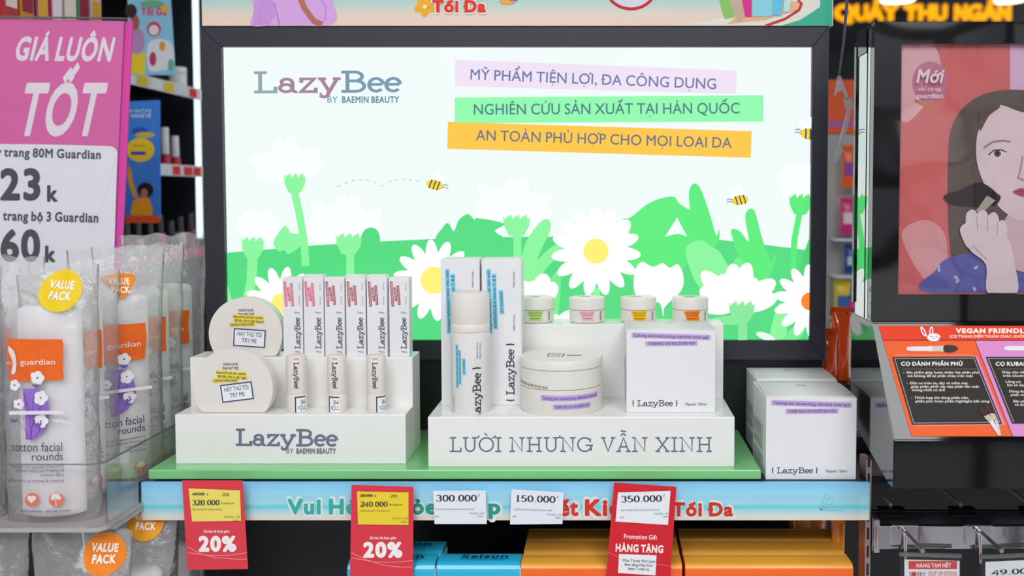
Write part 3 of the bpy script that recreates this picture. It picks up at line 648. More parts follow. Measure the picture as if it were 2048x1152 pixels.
P = Print(down=False); P.line([(-.014, -.012), (.002, -.014), (.003, .006), (-.013, .008)], .0012, '4a4c50', closed=True); P.text('HÃY THỬ TÔI', -.0055, -.002, .005, '5c5e62', width=.011, align='c'); P.text('TRY ME', -.0055, -.009, .005, '5c5e62', width=.009, align='c'); P.rect(.006, -.008, .022, -.002, 'a9b4b4')
P.build('sticker', ld, lambda u, v, l: Vector((u, v, zt1 + l)))
P = Print(down=False)
P.text('HOA CÚC MẬT CẬU MÀ VỘI MÀ VÀNG', -.058, .0295, .0028, '4b4c52', width=.046, rot=-3, weight=.01)
P.poly([(-.0185, .0180), (.0545, .0220), (.0545, .0150), (-.0185, .0225 - .0005)], 'c7a9ec') if False else P.poly([(-.0195, .0210), (.0470, .0210), (.0470, .0152), (-.0195, .0152)], 'c7a9ec')
P.text('Calming and moisturizing calendula toner pad', -.018, .0166, .0032, '4a3a66', width=.063, weight=.015)
P.rect(-.0065, .0065, .0350, .0120, 'c7a9ec'); P.text('TONER PAD CHO NGƯỜI BẬN RỘN', -.005, .0078, .0029, '4a3a66', width=.0385, weight=.015)
P.build('lettering', t, barrel(r), step=.0025)

# ---------------------------------------------------------------- toner pad boxes
def toner_box(label, x0, x1, y0, dep, z0, h, printed=True, lettered_side=True):
    t = thing('toner_pad_box', label, 'box', ((x0 + x1) / 2, y0, z0), group='toner pad boxes'); W = x1 - x0
    fin('carton', B((-W / 2, W / 2, 0, dep, 0, h), bev=.0006), CARTON, t)
    bm = bmesh.new(); n = 10; rows = []                                    # slightly bowed lid with tucked flap
    for j in range(n + 1):
        v = j / n; zz = h + .0006 + .0022 * math.sin(math.pi * v) * .6
        rows.append([bm.verts.new((-W / 2 + .0006 + .004 * v * .3, .0004 + v * (dep - .001), zz)), bm.verts.new((W / 2 - .0006, .0004 + v * (dep - .001), zz))])
    for p, q in zip(rows, rows[1:]): bm.faces.new((p[0], p[1], q[1], q[0]))
    lid = fin('lid_flap', bm, CARTON, t, 60); md = lid.modifiers.new('thickness', 'SOLIDIFY'); md.thickness = .0006
    P = Print(down=False); k = W / 181
    P.poly([(-W / 2 + 10 * k, h - 4 * k), (W / 2 - 10 * k, h - 9 * k), (W / 2 - 10 * k, h - 20 * k), (-W / 2 + 10 * k, h - 15 * k)], 'cbaee8')
    P.text('Calming and moisturizing calendula toner pad', -W / 2 + 14 * k, h - 12.5 * k, 6.2 * k, '4a3f63', width=152 * k, rot=-1.7, weight=.015)
    P.poly([(-W / 2 + 38 * k, h - 22 * k), (W / 2 - 36 * k, h - 21 * k), (W / 2 - 37 * k, h - 31 * k), (-W / 2 + 39 * k, h - 32 * k)], 'cbaee8')
    P.text('TONER PAD CHO NGƯỜI BẬN RỘN', -W / 2 + 43 * k, h - 29.5 * k, 5.6 * k, '4a3f63', width=97 * k, rot=.5, weight=.02)
    P.build('label_bars', t, front(0)); P = Print(down=False)
    P.text('{ LazyBee }', -W / 2 + 11 * k, 13 * k, 12.5 * k, '34343c', width=93 * k, slab=True, w=.115); P.text('70pads/ 150ml', W / 2 - 62 * k, 15 * k, 5.2 * k, '5a5b63', width=44 * k, weight=.01)
    P.build('lettering', t, front(0))
    P = Print(down=False)
    for q in range(3): P.line(ell((q * .0035) - .0035, 0, .0016, .002, 20, 340, 10), .0006, '6f7a78')
    P.build('lid_print', lid, lambda u, v, l: Vector((u * 1.0, dep * .62 + v, h + .0023 + l)))
    if lettered_side:
        P = Print(down=False)
        for q in range(22):
            if q in (7, 8, 14): continue
            P.rect(.006 + (q % 3) * .002, .006 + q * .0021, dep - .012 - (q * 7 % 5) * .004, .0067 + q * .0021, '8b8c92')
        P.build('side_print', t, lambda u, v, l: Vector((-W / 2 - l, dep - u, v)))
    return t
toner_box('white cube toner pad box with lilac label bars standing on the stepped stand', Xat(1253, .976, 740), Xat(1431, .976, 740), D(.976), .0725, .0516, Zat(661, .976) - .0516)
toner_box('white toner pad box at the shelf end, in front of its twin', Xat(1532, .948, 880), Xat(1713, .948, 880), D(.948), .083, -.0104, .0834)
toner_box('white toner pad box at the shelf end, tucked behind its twin', Xat(1513, 1.034, 820), Xat(1513, 1.034, 820) + .0885, D(1.034), .0755, -.0104, .0842)

# ================================================================== price cards on the rail
RED = 'e2414f'
def card(name, label, corners, d, c, thick=.0006):
    P4 = [at(x, y, d) for x, y in corners]; ctr = sum(P4, Vector()) / 4
    t = thing(name, label, 'price card', (ctr.x, D(d), min(p.z for p in P4))); o0 = Vector(t.location)
    fin('card', off(prism([(p.x, p.z) for p in P4], D(d), D(d) + thick), o0), ink(c), t); return t, o0
def slip(t, o0, d, corners, c, lines, name='price_slip'):
    P4 = [at(x, y, d) for x, y in corners]
    s = fin(name, off(prism([(p.x, p.z) for p in P4], D(d), D(d) + .0003), o0), ink(c), t)
    return s
def ticket(P, x, y, price, rot, old=None, small='', dk='3a3a44', wd=88):
    a = R(rot)
    def T(dx, dy): return (x + dx * math.cos(a) + dy * math.sin(a), y - dx * math.sin(a) + dy * math.cos(a))
    if old:
        P.text(old, *T(0, -20), 6, dk, width=25, rot=rot, slab=True, w=.16); P.line([T(-1, -22), T(25, -24)], .7, dk); P.text('đ', *T(29, -20), 5, dk, width=3.5, rot=rot); P.text('-20%', *T(59, -19), 6, dk, width=16, rot=rot)
        P.text(price, *T(0, 0), 12, dk, width=55, rot=rot, slab=True, w=.15, contrast=.5); P.text('Giá khuyến mãi', *T(58, -3), 3.6, dk, width=27, rot=rot)
        P.text(small, *T(0, 9), 3, '77715a', width=60, rot=rot); P.text('18/07/2022 - 17/08', *T(64, 24), 3, '77715a', width=32, rot=rot); P.text('502831', *T(82, 31), 3, '77715a', width=13, rot=rot)
    else:
        P.text(price, *T(0, 0), 15.5, dk, width=82, rot=rot, slab=True, w=.155, contrast=.5); P.text('đ', *T(85, -11), 5, dk, width=3.5, rot=rot)
        P.text(small, *T(0, 16), 3, '70717c', width=78, rot=rot); P.text('19/07/2022 - 27/07', *T(66, 24), 3, '70717c', width=32, rot=rot); P.text('50281', *T(84, 30), 3, '70717c', width=12, rot=rot); P.text('NML', *T(-2, 30), 3, '70717c', width=9, rot=rot)
CD = .934
# first discount card
t, o0 = card('discount_card', 'red discount card with pale yellow slip priced 320.000', [(364, 961), (485, 961), (496, 1138), (375, 1140)], CD - .006, RED)
slip(t, o0, CD - .0068, [(377, 977), (480, 981), (482, 1042), (384, 1043)], 'f3e06a', None)
P = Print(); ticket(P, 384, 1011, '320.000', 0, '400.000', 'LZB CUSHION CHỐNG NẮNG'); P.build('slip_lettering', t, plane_px(CD - .0068, o0))
P = Print(); P.text('Giá bán đã được giảm', 407, 1065, 5, 'fbeef0', width=52, weight=.03); P.text('20%', 396, 1101, 27, 'fdf4f4', width=77, weight=.085)
P.line([(376, 1093), (400, 1107), (430, 1115), (470, 1118), (494, 1118)], .9, 'f6b9be'); P.line([(376, 1105), (420, 1111), (460, 1110), (494, 1105)], .9, 'f6b9be'); P.build('card_lettering', t, plane_px(CD - .006, o0))
t, o0 = card('discount_card', 'red discount card with bright yellow slip priced 240.000', [(703, 970), (827, 974), (826, 1160), (700, 1160)], CD - .006, 'e03a4a')
slip(t, o0, CD - .0068, [(714, 983), (817, 985), (817, 1050), (716, 1049)], 'f2d637', None)
P = Print(); ticket(P, 720, 1014, '240.000', 0, '300.000', 'LZB SON MÁT TRONG DÀI'); P.build('slip_lettering', t, plane_px(CD - .0068, o0))
P = Print(); P.text('Giá bán đã được giảm', 739, 1078, 5, 'fbeef0', width=54, weight=.03); P.text('20%', 725, 1113, 27, 'fdf4f4', width=80, weight=.085)
P.line([(703, 1105), (730, 1118), (765, 1130), (800, 1134), (825, 1134)], .9, 'f6b9be'); P.line([(703, 1115), (750, 1124), (790, 1124), (825, 1121)], .9, 'f6b9be'); P.build('card_lettering', t, plane_px(CD - .006, o0))
t, o0 = card('promotion_card', 'bright red tilted promotion gift card priced 350.000', [(1228, 965), (1353, 974), (1340, 1162), (1212, 1158)], CD - .006, 'd92330')
slip(t, o0, CD - .0068, [(1236, 985), (1341, 982), (1336, 1050), (1231, 1043)], 'eef0f6', None)
P = Print(); ticket(P, 1241, 1006, '350.000', 1, None, 'LZB TONER PAD HOA CÚC CHO DA'); P.build('slip_lettering', t, plane_px(CD - .0068, o0))
P = Print(); P.text('Promotion Gift', 1247, 1077, 9, 'fdf0f0', width=67, rot=-2, weight=.02); P.text('HÀNG TẶNG', 1230, 1102, 14, 'fdf0f0', width=97, rot=-2, weight=.07); P.line([(1216, 1104), (1250, 1120), (1342, 1132)], .9, 'ef8a8f'); P.build('card_lettering', t, plane_px(CD - .006, o0))
slip(t, o0, CD - .0068, [(1238, 1108), (1313, 1111), (1311, 1151), (1236, 1146)], 'f2f2f6', None, 'gift_note')
P = Print()
for k, (s_, x, wd) in enumerate((('Mua Toner Pad Lazy', 1245, 66), ('Bee tặng Hoa Cúc', 1249, 57), ('kèm 1 mặt nạ', 1256, 42))): P.text(s_, x, 1123 + k * 8.2, 5.2, '55565e', width=wd, rot=-2, weight=.02)
P.build('note_lettering', t, plane_px(CD - .0068, o0))
for lab, cr, price, small, rot in (('white paper price tag beside the bright yellow-slip discount card', [(866, 982), (971, 981), (973.5, 1048), (869, 1048)], '300.000', 'LZB XỊT KHOÁNG KOMBUCHA VTMC&E 100ML', 0), ('slightly crooked white paper price tag between teal and red rail letters', [(1023, 979), (1127, 985), (1125, 1048), (1020, 1049)], '150.000', 'LZB MASK DETOX THAN TRÀ XANH 100ML', -2)):
    t, o0 = card('price_tag', lab, cr, CD, 'eceef6', .0004); P = Print(); ticket(P, cr[0][0] + 5, 1004, price, rot, None, small); P.build('lettering', t, plane_px(CD, o0))

# ================================================================== boxes on the lower shelf
ORG = [mat('orange_carton', 'fc6d28', 0.25, bump=0.02), mat('lit_top_orange', 'ffb443', 0.25, bump=0.02)]  # second orange has the light and gloss on the carton tops put into its colour
def low_box(name, label, group, x0, x1, d0, d1, ztop, mats, round_=.006, zb=-.2499, jit=0):
    t = thing(name, label, 'box', ((x0 + x1) / 2, D(d0), zb), group=group); h = ztop - zb; dep = d1 - d0; W = x1 - x0
    prof = [(0, 0), (0, h - round_)] + [(round_ - round_ * math.cos(R(q)), h - round_ + round_ * math.sin(R(q))) for q in (30, 60, 90)] + [(dep - .001, h), (dep, h - .001), (dep, 0)]
    bm = bmesh.new(); a = [bm.verts.new((-W / 2, y, z)) for y, z in prof]; b = [bm.verts.new((W / 2, y, z)) for y, z in prof]; n = len(prof)
    bm.faces.new(a); bm.faces.new(b[::-1])
    for i in range(n): bm.faces.new((a[i], a[(i + 1) % n], b[(i + 1) % n], b[i]))
    for f in bm.faces:
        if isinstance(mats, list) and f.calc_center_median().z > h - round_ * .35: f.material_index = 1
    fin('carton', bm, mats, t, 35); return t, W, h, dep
rows = [(.936, .967, 'front row'), (.969, 1.006, 'middle row'), (1.008, 1.041, 'back row')]
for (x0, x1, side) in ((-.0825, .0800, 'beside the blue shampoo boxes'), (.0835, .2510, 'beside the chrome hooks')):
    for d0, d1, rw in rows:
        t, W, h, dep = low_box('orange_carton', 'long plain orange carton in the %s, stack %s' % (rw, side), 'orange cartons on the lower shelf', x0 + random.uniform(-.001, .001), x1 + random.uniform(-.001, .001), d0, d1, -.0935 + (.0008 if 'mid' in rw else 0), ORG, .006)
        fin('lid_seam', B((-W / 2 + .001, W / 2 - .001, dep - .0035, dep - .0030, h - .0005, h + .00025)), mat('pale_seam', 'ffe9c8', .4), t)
SELS = mat('cyan_gloss_carton', '2fb9e0', 0.18, bump=0.05, bscale=60, coat=.5)
def selsun(label, x0, x1, d0, d1):
    t, W, h, dep = low_box('shampoo_carton', label, 'blue shampoo cartons', x0, x1, d0, d1, -.0905, SELS, .009)
    fin('end_flap', B((W / 2, W / 2 + .0008, .002, dep - .001, .01, h - .006)), CARTON, t)
    P = Print(down=False); k = W / 172; y0 = .009
    P.text('Selsun', 10 * k, dep - .0118, .0075, '123f6e', width=100 * k, align='c', weight=.05); P.text('Anti-Dandruff Shampoo', 10 * k, dep - .0155, .0028, '17507e', width=104 * k, align='c', weight=.02); P.text('With Selenium Sulfide', 12 * k, dep - .0186, .0022, '1f6a96', width=82 * k, align='c')
    P.build('lettering', t, lambda u, v, l: Vector((u, v, h + l + .0001)))
selsun('glossy blue anti-dandruff shampoo carton next to the orange cartons', Xat(872, .93, 1130), Xat(1039, .93, 1130), .932, .9595)
selsun('glossy blue anti-dandruff shampoo carton partly behind the yellow-slip discount card', Xat(693, .93, 1130), Xat(868, .93, 1130), .932, .9595)
selsun('glossy blue anti-dandruff shampoo carton in the second row', Xat(712, .975, 1105), Xat(888, .975, 1105), .9615, .994)

# ================================================================== clear tray with bags of cotton rounds
TX0, TX1, TD0, TD1, TZ0, TZ1 = -.72, -.4625, .866, 1.15, -.0345, .0290
def rrect(x0, x1, y0, y1, r, n=6):
    pts = []
    for cx, cy, a in ((x1 - r, y0 + r, -90), (x1 - r, y1 - r, 0), (x0 + r, y1 - r, 90), (x0 + r, y0 + r, 180)):
        pts += [(cx + r * math.cos(R(a + 90 * i / n)), cy + r * math.sin(R(a + 90 * i / n))) for i in range(n + 1)]
    return pts
tr = thing('acrylic_tray', 'clear acrylic tray holding upright bags of cotton rounds', 'tray', (0, D(TD0), TZ0)); o0 = Vector(tr.location)
def wallmesh(z0, z1, grow, t):
    bm = bmesh.new(); A_, B_ = rrect(TX0 - grow, TX1 + grow, D(TD0) - grow, D(TD1) + grow, .012 + grow), rrect(TX0 + t, TX1 - t, D(TD0) + t, D(TD1) - t, .012 - t)
    n = len(A_); v = [[bm.verts.new((x, y, z)) for x, y in q] for q, z in ((A_, z0), (A_, z1), (B_, z1), (B_, z0))]
    for a, b in ((0, 1), (1, 2), (2, 3), (3, 0)):
        for i in range(n): bm.faces.new((v[a][i], v[a][(i + 1) % n], v[b][(i + 1) % n], v[b][i]))
    return bm
fin('wall', off(wallmesh(TZ0 + .004, TZ1, 0, .0022), o0), ACRYL, tr)
fin('rim', off(wallmesh(TZ1 - .0008, TZ1, .0002, .0024), o0), ACRYE, tr)
bm = bmesh.new(); q = rrect(TX0 - .001, TX1 + .001, D(TD0) - .001, D(TD1) + .001, .013); n = len(q)
a = [bm.verts.new((x, y, TZ0)) for x, y in q]; b = [bm.verts.new((x, y, TZ0 + .0038)) for x, y in q]; bm.faces.new(a); bm.faces.new(b[::-1])
for i in range(n): bm.faces.new((a[i], b[i], b[(i + 1) % n], a[(i + 1) % n]))
fin('base', off(bm, o0), mat('smoky_acrylic_base', 'b5b0ad', .2), tr)
ms_ = thing('side_shelf', 'grey metal shelf carrying the clear tray of cotton bags', 'shelf', (0, D(1.17), -.35)); o0 = Vector(ms_.location)
fin('plate', off(B((-.76, -.461, D(.885), D(1.2), -.0385, -.0350)), o0), mat('pale_grey_shelf', 'aeb2b6', .4), ms_); fin('lower_plate', off(B((-.76, -.36, D(.86), D(1.105), -.315, -.305)), o0), mat('pale_grey_shelf', 'aeb2b6', .4), ms_); fin('upright', off(B((-.76, -.461, D(1.2), D(1.21), -.35, .16)), o0), DARKP, ms_)

BW, BT = .043, .0195
def bag_thick(z, H):
    t = z / H
    return BT * min(1, .8 + t * 4) * (1 if t < .80 else max(.06, 1 - (t - .80) / .17 * .94))
def bag_surf(u, z, H, seed, f=1):
    W_ = BW * (1 + .10 * max(0, (z / H - .6)) / .4); q = min(abs(u) / W_, 1.0)
    y = bag_thick(z, H) * (1 - q ** 2.6) ** (1 / 2.2)
    n1 = noise.noise(Vector((u * 55, z * 40, seed * 3.1 + f))) * .0022 + noise.noise(Vector((u * 130 + 9, z * 90, seed * 1.7 + f))) * .0010
    return y + n1 * (.4 + .6 * min(1, z / H * 1.5)) * (1 - q ** 6)
def bag(name, label, X, d, z0, rot, seed, H=.243, sticker=None, label_on=True, group='bags of cotton rounds', top_only=False, lean=0, nprint=True):
    t = thing(name, label, 'bag', (X, D(d), z0), (R(lean), 0, R(rot)), group)
    bm = bmesh.new(); NU, NZ = 28, 40
    def P3(u, z, f):
        W_ = BW * (1 + .10 * max(0, (z / H - .6)) / .4); q = u * W_
        wz = noise.noise(Vector((u * 3, seed, f))) * .006 * max(0, z / H - .85) / .15
        return Vector((q + noise.noise(Vector((z * 35, seed, 2 + u * 2))) * .0018, -f * max(bag_surf(q, z, H, seed, f), .0004 * (1 if abs(u) < 1 else 0)), z + wz))
    for f in (1, -1):
        rows_ = [[bm.verts.new(P3(-1 + 2 * i / NU, H * j / NZ, f)) for i in range(NU + 1)] for j in range(NZ + 1)]
        for j in range(NZ):
            for i in range(NU): bm.faces.new((rows_[j][i], rows_[j][i + 1], rows_[j + 1][i + 1], rows_[j + 1][i]))
    bmesh.ops.remove_doubles(bm, verts=bm.verts[:], dist=.0003)
    fin('film', bm, BAGF, t, 180)
    r = .0205
    prof = [(r * .8, .004)]
    for k in range(34): prof += [(r * (1 + .012 * (k % 2)), .006 + k * .0058)]
    top = .006 + 33 * .0058; prof += [(r * .97, top + .003), (r * .8, top + .006)]
    bm = lathe(prof, 28); bmesh.ops.scale(bm, vec=(1.42, .74, 1), verts=bm.verts[:]); fin('cotton_stack', bm, COTTON, t, 60)
    def mp(u, v, l):
        return Vector((u + noise.noise(Vector((v * 35, seed, 2 + u / BW * 2))) * .0018, -(bag_surf(u, v, H, seed, 1) + .0007 + l), v))
    if nprint:
        P = Print(down=False); zz = lambda y: Zat(y, .874) + .0324
        uu = lambda x: (x - 93) * .874 / F_PX
        if label_on:
            P.poly([(uu(25), zz(682)), (uu(140), zz(684)), (uu(138), zz(765)), (uu(25), zz(769))], 'f26a21')
            P.build('orange_label', t, mp, step=(.004, .005)); P = Print(down=False)
            P.text('guardian', uu(57), zz(734), 11 * .00046, 'fbeee6', width=70 * .00046, weight=.005)
            P.text('SPECIAL', uu(22), zz(735), 6 * .00046, 'f7cbb2', width=28 * .00046, weight=.02)
            P.poly(smooth([(uu(33), zz(697)), (uu(46), zz(708)), (uu(49), zz(730)), (uu(42), zz(752)), (uu(33), zz(752)), (uu(40), zz(730)), (uu(30), zz(706))]), 'f1e8ea')
            P.build('label_lettering', t, mp, step=(.004, .005), lift=.0008); P = Print(down=False)
            P.poly([(uu(58), zz(782)), (uu(84), zz(782))] + [(uu(62 + 52 * math.cos(R(a_))), zz(832 - 52 * math.sin(R(a_)))) for a_ in range(50, -90, -10)] + [(uu(62), zz(884))], '9a6fcf')
            for x0, y0, x1, y1 in ((70, 884, 45, 845), (72, 884, 78, 800), (75, 884, 100, 850), (74, 884, 60, 790), (73, 860, 97, 815)): P.line([(uu(x0), zz(y0)), (uu((x0 + x1) / 2 + 4), zz((y0 + y1) / 2)), (uu(x1), zz(y1))], .0004, '5b3a8c')
            for cx, cy, s_ in ((95, 800, 17), (42, 775, 13), (90, 760, 16), (100, 845, 16), (52, 812, 12)):
                for k in range(5): P.ell(uu(cx) + s_ * .00021 * math.cos(R(72 * k)), zz(cy) + s_ * .00021 * math.sin(R(72 * k)), s_ * .00021, s_ * .00021, 'f4eff3', n=12)
                P.ell(uu(cx), zz(cy), .0009, .0009, '5b3a8c', n=8)
            for cx, cy in ((40, 845), (95, 851), (88, 775)):
                for k in (-40, 0, 40): P.ell(uu(cx + k * .12), zz(cy), .0008, .0022, '6a45a0', rot=-k, n=8)
            P.build('flower_print', t, mp, step=(.004, .005), eps=.00008, lift=.0008); P = Print(down=False)
        P.text('cotton facial', uu(133), zz(908), 18 * .00046, '4a3d68', width=104 * .00046, align='r'); P.text('rounds', uu(134), zz(926), 16 * .00046, '4a3d68', width=60 * .00046, align='r')
        for k, s_ in enumerate(('extra soft and special treatment', 'surface reduces fraying of', 'cotton fibre', 'ideal for make-up removal & cleansing')): P.text(s_, uu(135), zz(941 + k * 8.5 + (3 if k == 3 else 0)), 6.3 * .00046, '5e5470', width=(112, 98, 46, 122)[k] * .00046, align='r')
        P.build('lettering', t, mp, step=(.006, .008)); P = Print(down=False)
        for cx, s_ in ((70, 'TESTED & PROVEN'), (121, '100% PURE COTTON')):
            P.ell(uu(cx), zz(1005), 14 * .00046, 14 * .00046, 'f08060'); P.text(s_, uu(cx), zz(1030), 4.2 * .00046, '5e5470', width=46 * .00046, align='c', weight=.03)
        P.ell(uu(66), zz(1001), .0022, .0022, 'fdf1ec'); P.ell(uu(74), zz(1001), .0022, .0022, 'fdf1ec'); P.poly([(uu(62), zz(1003)), (uu(78), zz(1003)), (uu(70), zz(1012))], 'fdf1ec')
        for k in range(4): P.ell(uu(121 + 5 * math.cos(R(60 * k))), zz(1001 - 5 * math.sin(R(60 * k))), .0021, .0021, 'fdf1ec', n=10)
        P.line([(uu(121), zz(1018)), (uu(121), zz(1002))], .0007, 'fdf1ec')
        P.build('care_icons', t, mp, step=(.006, .008))
        if label_on:
            bm = B((uu(38), uu(146), -.026, -.0255, zz(831), zz(824))); hn = fin('handle_strip', bm, mat('white_strip', 'e9e6ec', .35), t)
    if sticker:
        cx, cz, rr, c, shp = sticker; P = Print(down=False)
        if shp: P.poly(smooth([(cx - rr, cz + rr * .45), (cx - rr * .4, cz + rr * .75), (cx + rr * .8, cz + rr * .7), (cx + rr, cz + rr * .35), (cx + rr * .5, cz - rr * .35), (cx + rr * .1, cz - rr * .75), (cx - rr * .5, cz - rr * .2)]), c)
        else: P.ell(cx, cz, rr, rr, c, n=40)
        P.text('VALUE', cx, cz + rr * .10, rr * .36, 'fdf8ee', width=rr * 1.25, align='c', rot=-3, weight=.06); P.text('PACK', cx, cz - rr * .42, rr * .36, 'fdf8ee', width=rr * 1.05, align='c', rot=-3, weight=.06)
        P.build('sticker', t, mp, step=(.003, .003), lift=.0009, eps=.0004)
    return t
ZB = -.0305
bag('cotton_bag', 'clear bag of cotton rounds with a round yellow value sticker', Xat(96, .896), .896, ZB, 2, 1, sticker=(.0165, .2185, .0192, 'f2cf17', 0))
bag('cotton_bag', 'clear bag of cotton rounds beside the yellow-sticker bag, at the tray front', Xat(-100, .896), .898, ZB, 0, 2)
bag('cotton_bag', 'clear bag of cotton rounds squeezed between the yellow and orange sticker bags', -.528, .938, ZB, 48, 3, H=.232)
bag('cotton_bag', 'clear bag of cotton rounds with an orange pebble-shaped value sticker', -.508, .990, ZB, 42, 4, H=.252, sticker=(-.002, .214, .0165, 'f38a1c', 1))
bag('cotton_bag', 'clear bag of cotton rounds directly behind the orange-sticker bag', -.510, 1.042, ZB, 40, 5, H=.252)
bag('cotton_bag', 'clear bag of cotton rounds standing last in the tray, next to the light box', -.509, 1.100, ZB, 38, 6, H=.262)
bag('cotton_bag', 'clear bag of cotton rounds behind the tray-front bags, under the pink sign', -.618, .965, ZB, 6, 7, H=.245)
# lower shelf bags
ZL = -.3040
for (lab, px, d, rot, st, sd) in (('lower shelf bag of cotton rounds with a round orange value sticker', 165, .888, 2, (.024, .243, .0190, 'f3861d', 0), 11), ('lower shelf bag of cotton rounds with an amber value sticker', 262, .946, 8, (.016, .252, .0180, 'f2a01e', 0), 12),
                                   ('lower shelf bag of cotton rounds without sticker, at the photo board edge', -40, .888, 0, None, 13), ('lower shelf bag of cotton rounds showing its orange label beside the amber sticker', 322, 1.012, 14, None, 14)):
    bag('cotton_bag', lab.replace(', at the photo board edge', ', beside the orange-sticker one'), Xat(px, d, 1100), d, ZL, rot, sd, H=.262, sticker=st, group='bags of cotton rounds on the lower shelf')

# ================================================================== pink price sign in an acrylic holder
SD = 1.165
sg = thing('price_sign', 'pink and white promotion sign in a clear holder behind the cotton bags', 'sign', (Xat(60, SD), D(SD), Zat(760, SD))); o0 = Vector(sg.location)
def px_prism(pts, d0, d1, o0):
    q = [at(x, y, d0) for x, y in pts]; return off(prism([(p.x, p.z) for p in q], D(d0), D(d1)), o0)
fin('backing_card', px_prism([(-170, 36), (265, 42), (233, 760), (-190, 760)], SD, SD + .002, o0), mat('hot_pink_card', 'ec4fb4', .4), sg)
fin('poster_sheet', px_prism([(-170, 34), (248, 42), (216, 760), (-190, 760)], SD - .003, SD - .002, o0), mat('pink_print', 'ea72b6', .35), sg)
P = Print(); P.poly(clipx(smooth([(-180, 286), (0, 288), (100, 289), (205, 292), (226, 294), (235, 306), (234, 330), (228, 520), (217, 756), (100, 758), (-185, 758), (-182, 500)], 4), 400, -400, 760), 'f8f6ff')
P.text('GIÁ LUÔN', 26, 119, 44, 'f8ecf6', width=198, shear=.22, weight=.055, rot=-.6); P.text('TỐT', 30, 268, 98, 'f8ecf6', width=165, shear=.22, weight=.045)
P.text('y trang 80M Guardian', -8, 312, 17, '5f6068', width=211, rot=-1.6, weight=.05); P.text('23', -2, 398, 58, '55565e', width=88, weight=.055); P.text('k', 92, 402, 30, '55565e', width=22, weight=.06)
P.text('trang bộ 3 Guardian', 6, 440, 18, '5f6068', width=192, rot=-1.4, weight=.05); P.text('60', -2, 520, 58, '55565e', width=84, weight=.055); P.text('k', 88, 523, 30, '55565e', width=22, weight=.06)
P.build('lettering', sg, plane_px(SD - .003, o0))
fin('clear_holder', px_prism([(-172, 32), (251, 37), (219, 760), (-192, 760)], SD - .0062, SD - .0046, o0), ACRYL, sg)
fin('holder_edge', px_prism([(-172, 29), (251, 35), (251, 38), (-172, 33)], SD - .0062, SD - .001, o0), ACRYE, sg)
fin('foot', off(B((Xat(-100, SD), Xat(180, SD), D(SD) - .008, D(SD) + .03, -.0348, Zat(760, SD) + .002)), o0), ACRYE, sg)

# ================================================================== side gondola far left
GX = -.78
gd = thing('gondola_shelf', 'black gondola shelving with white price rails beyond the pink sign', 'shelving', (GX, D(1.5), -1.2)); o0 = Vector(gd.location)
fin('back_panel', off(B((-1.16, -1.14, D(1.2), D(1.92), -1.2, .95)), o0), DARKP, gd); fin('end_panel', off(B((-1.139, GX + .004, D(1.90), D(1.92), -1.2, .95)), o0), mat('navy_panel', '12151f', .5), gd)
for z in (.478, .330, .176): fin('shelf_plate', off(B((-1.139, GX - .001, D(1.2), D(1.868), z - .012, z)), o0), BLACK, gd)
fin('top_plate', off(B((-1.139, GX, D(1.2), D(1.868), .72, .735)), o0), BLACK, gd)
RAILM = mat('white_price_rail', 'e6eaf0', .3)
for z in (.478, .330, .176): fin('price_rail', off(B((GX, GX + .003, D(1.2), D(1.87), z - .020, z + .001)), o0), RAILM if z > .2 else mat('red_price_rail', 'b8204a', .3), gd)
k = 0
for z in (.478, .330, .176):
    d_ = 1.21
    while d_ < 1.85:
        wdt = random.choice((.022, .03, .036)); c = random.choice(('f0d22c', 'f4f4f6', 'e33b3b', 'f0d22c', 'dfe8f4')) if z > .2 else random.choice(('c2185b', 'e23b88', 'b3122e', 'f4e9ee', 'd33a6a'))
        fin('price_slip', off(B((GX + .0032, GX + .0038, D(d_), D(d_ + wdt), z - .018, z - .002)), o0), ink(c), gd); d_ += wdt + random.uniform(.006, .02)
fin('light_strip', off(B((-.801, -.793, D(1.872), D(1.882), .19, .719)), o0), mat('cool_led', 'd8f4ff', .3, emit=1.6), gd)
# standees
def px_plane_thing(name, label, cat, corners, d, c, th=.003):
    q = [at(x, y, d) for x, y in corners]; cx = sum(p.x for p in q) / len(q); t = thing(name, label, cat, (cx, D(d), min(p.z for p in q))); o0 = Vector(t.location)
    fin('board', off(prism([(p.x, p.z) for p in q], D(d), D(d) + th), o0), ink(c), t); return t, o0
t, o0 = px_plane_thing('shelf_poster', 'light blue sunscreen shelf poster with a red round badge', 'poster', [(254, -40), (338, -40), (350, 150), (258, 150)], 1.545, '8ecbea')
P = Print(); P.poly([(258, 108), (292, 106), (290, 149), (259, 149)], 'e8cf30'); P.ell(274, 82, 16, 26, 'b98fc4'); P.ell(270, 45, 9, 16, 'a8604e'); P.ell(262, 22, 12, 14, '3b2422'); P.ell(308, 58, 14, 15, 'c94463'); P.ell(308, 60, 10, 10, 'e8e0ea')
P.poly(smooth([(296, 90), (320, 78), (345, 90), (346, 130), (320, 142), (298, 138)]), 'dfe6ee'); P.ell(325, 92, 6, 10, 'd8a23a'); P.ell(306, 118, 7, 14, 'c03a68'); P.ell(342, 130, 6, 12, '63b592'); P.ell(305, 8, 24, 7, '66b58a'); P.text('Tối Đa', 282, 30, 14, 'd8476a', width=52, weight=.07); P.ell(330, 18, 8, 8, 'f0b43a')
P.build('poster_print', t, plane_px(1.545, o0))
t, o0 = px_plane_thing('shelf_poster', 'bright blue shelf poster with yellow oval and cheering person print', 'poster', [(252, 203), (319, 200), (320, 440), (250, 442)], 1.53, '3f86e0')
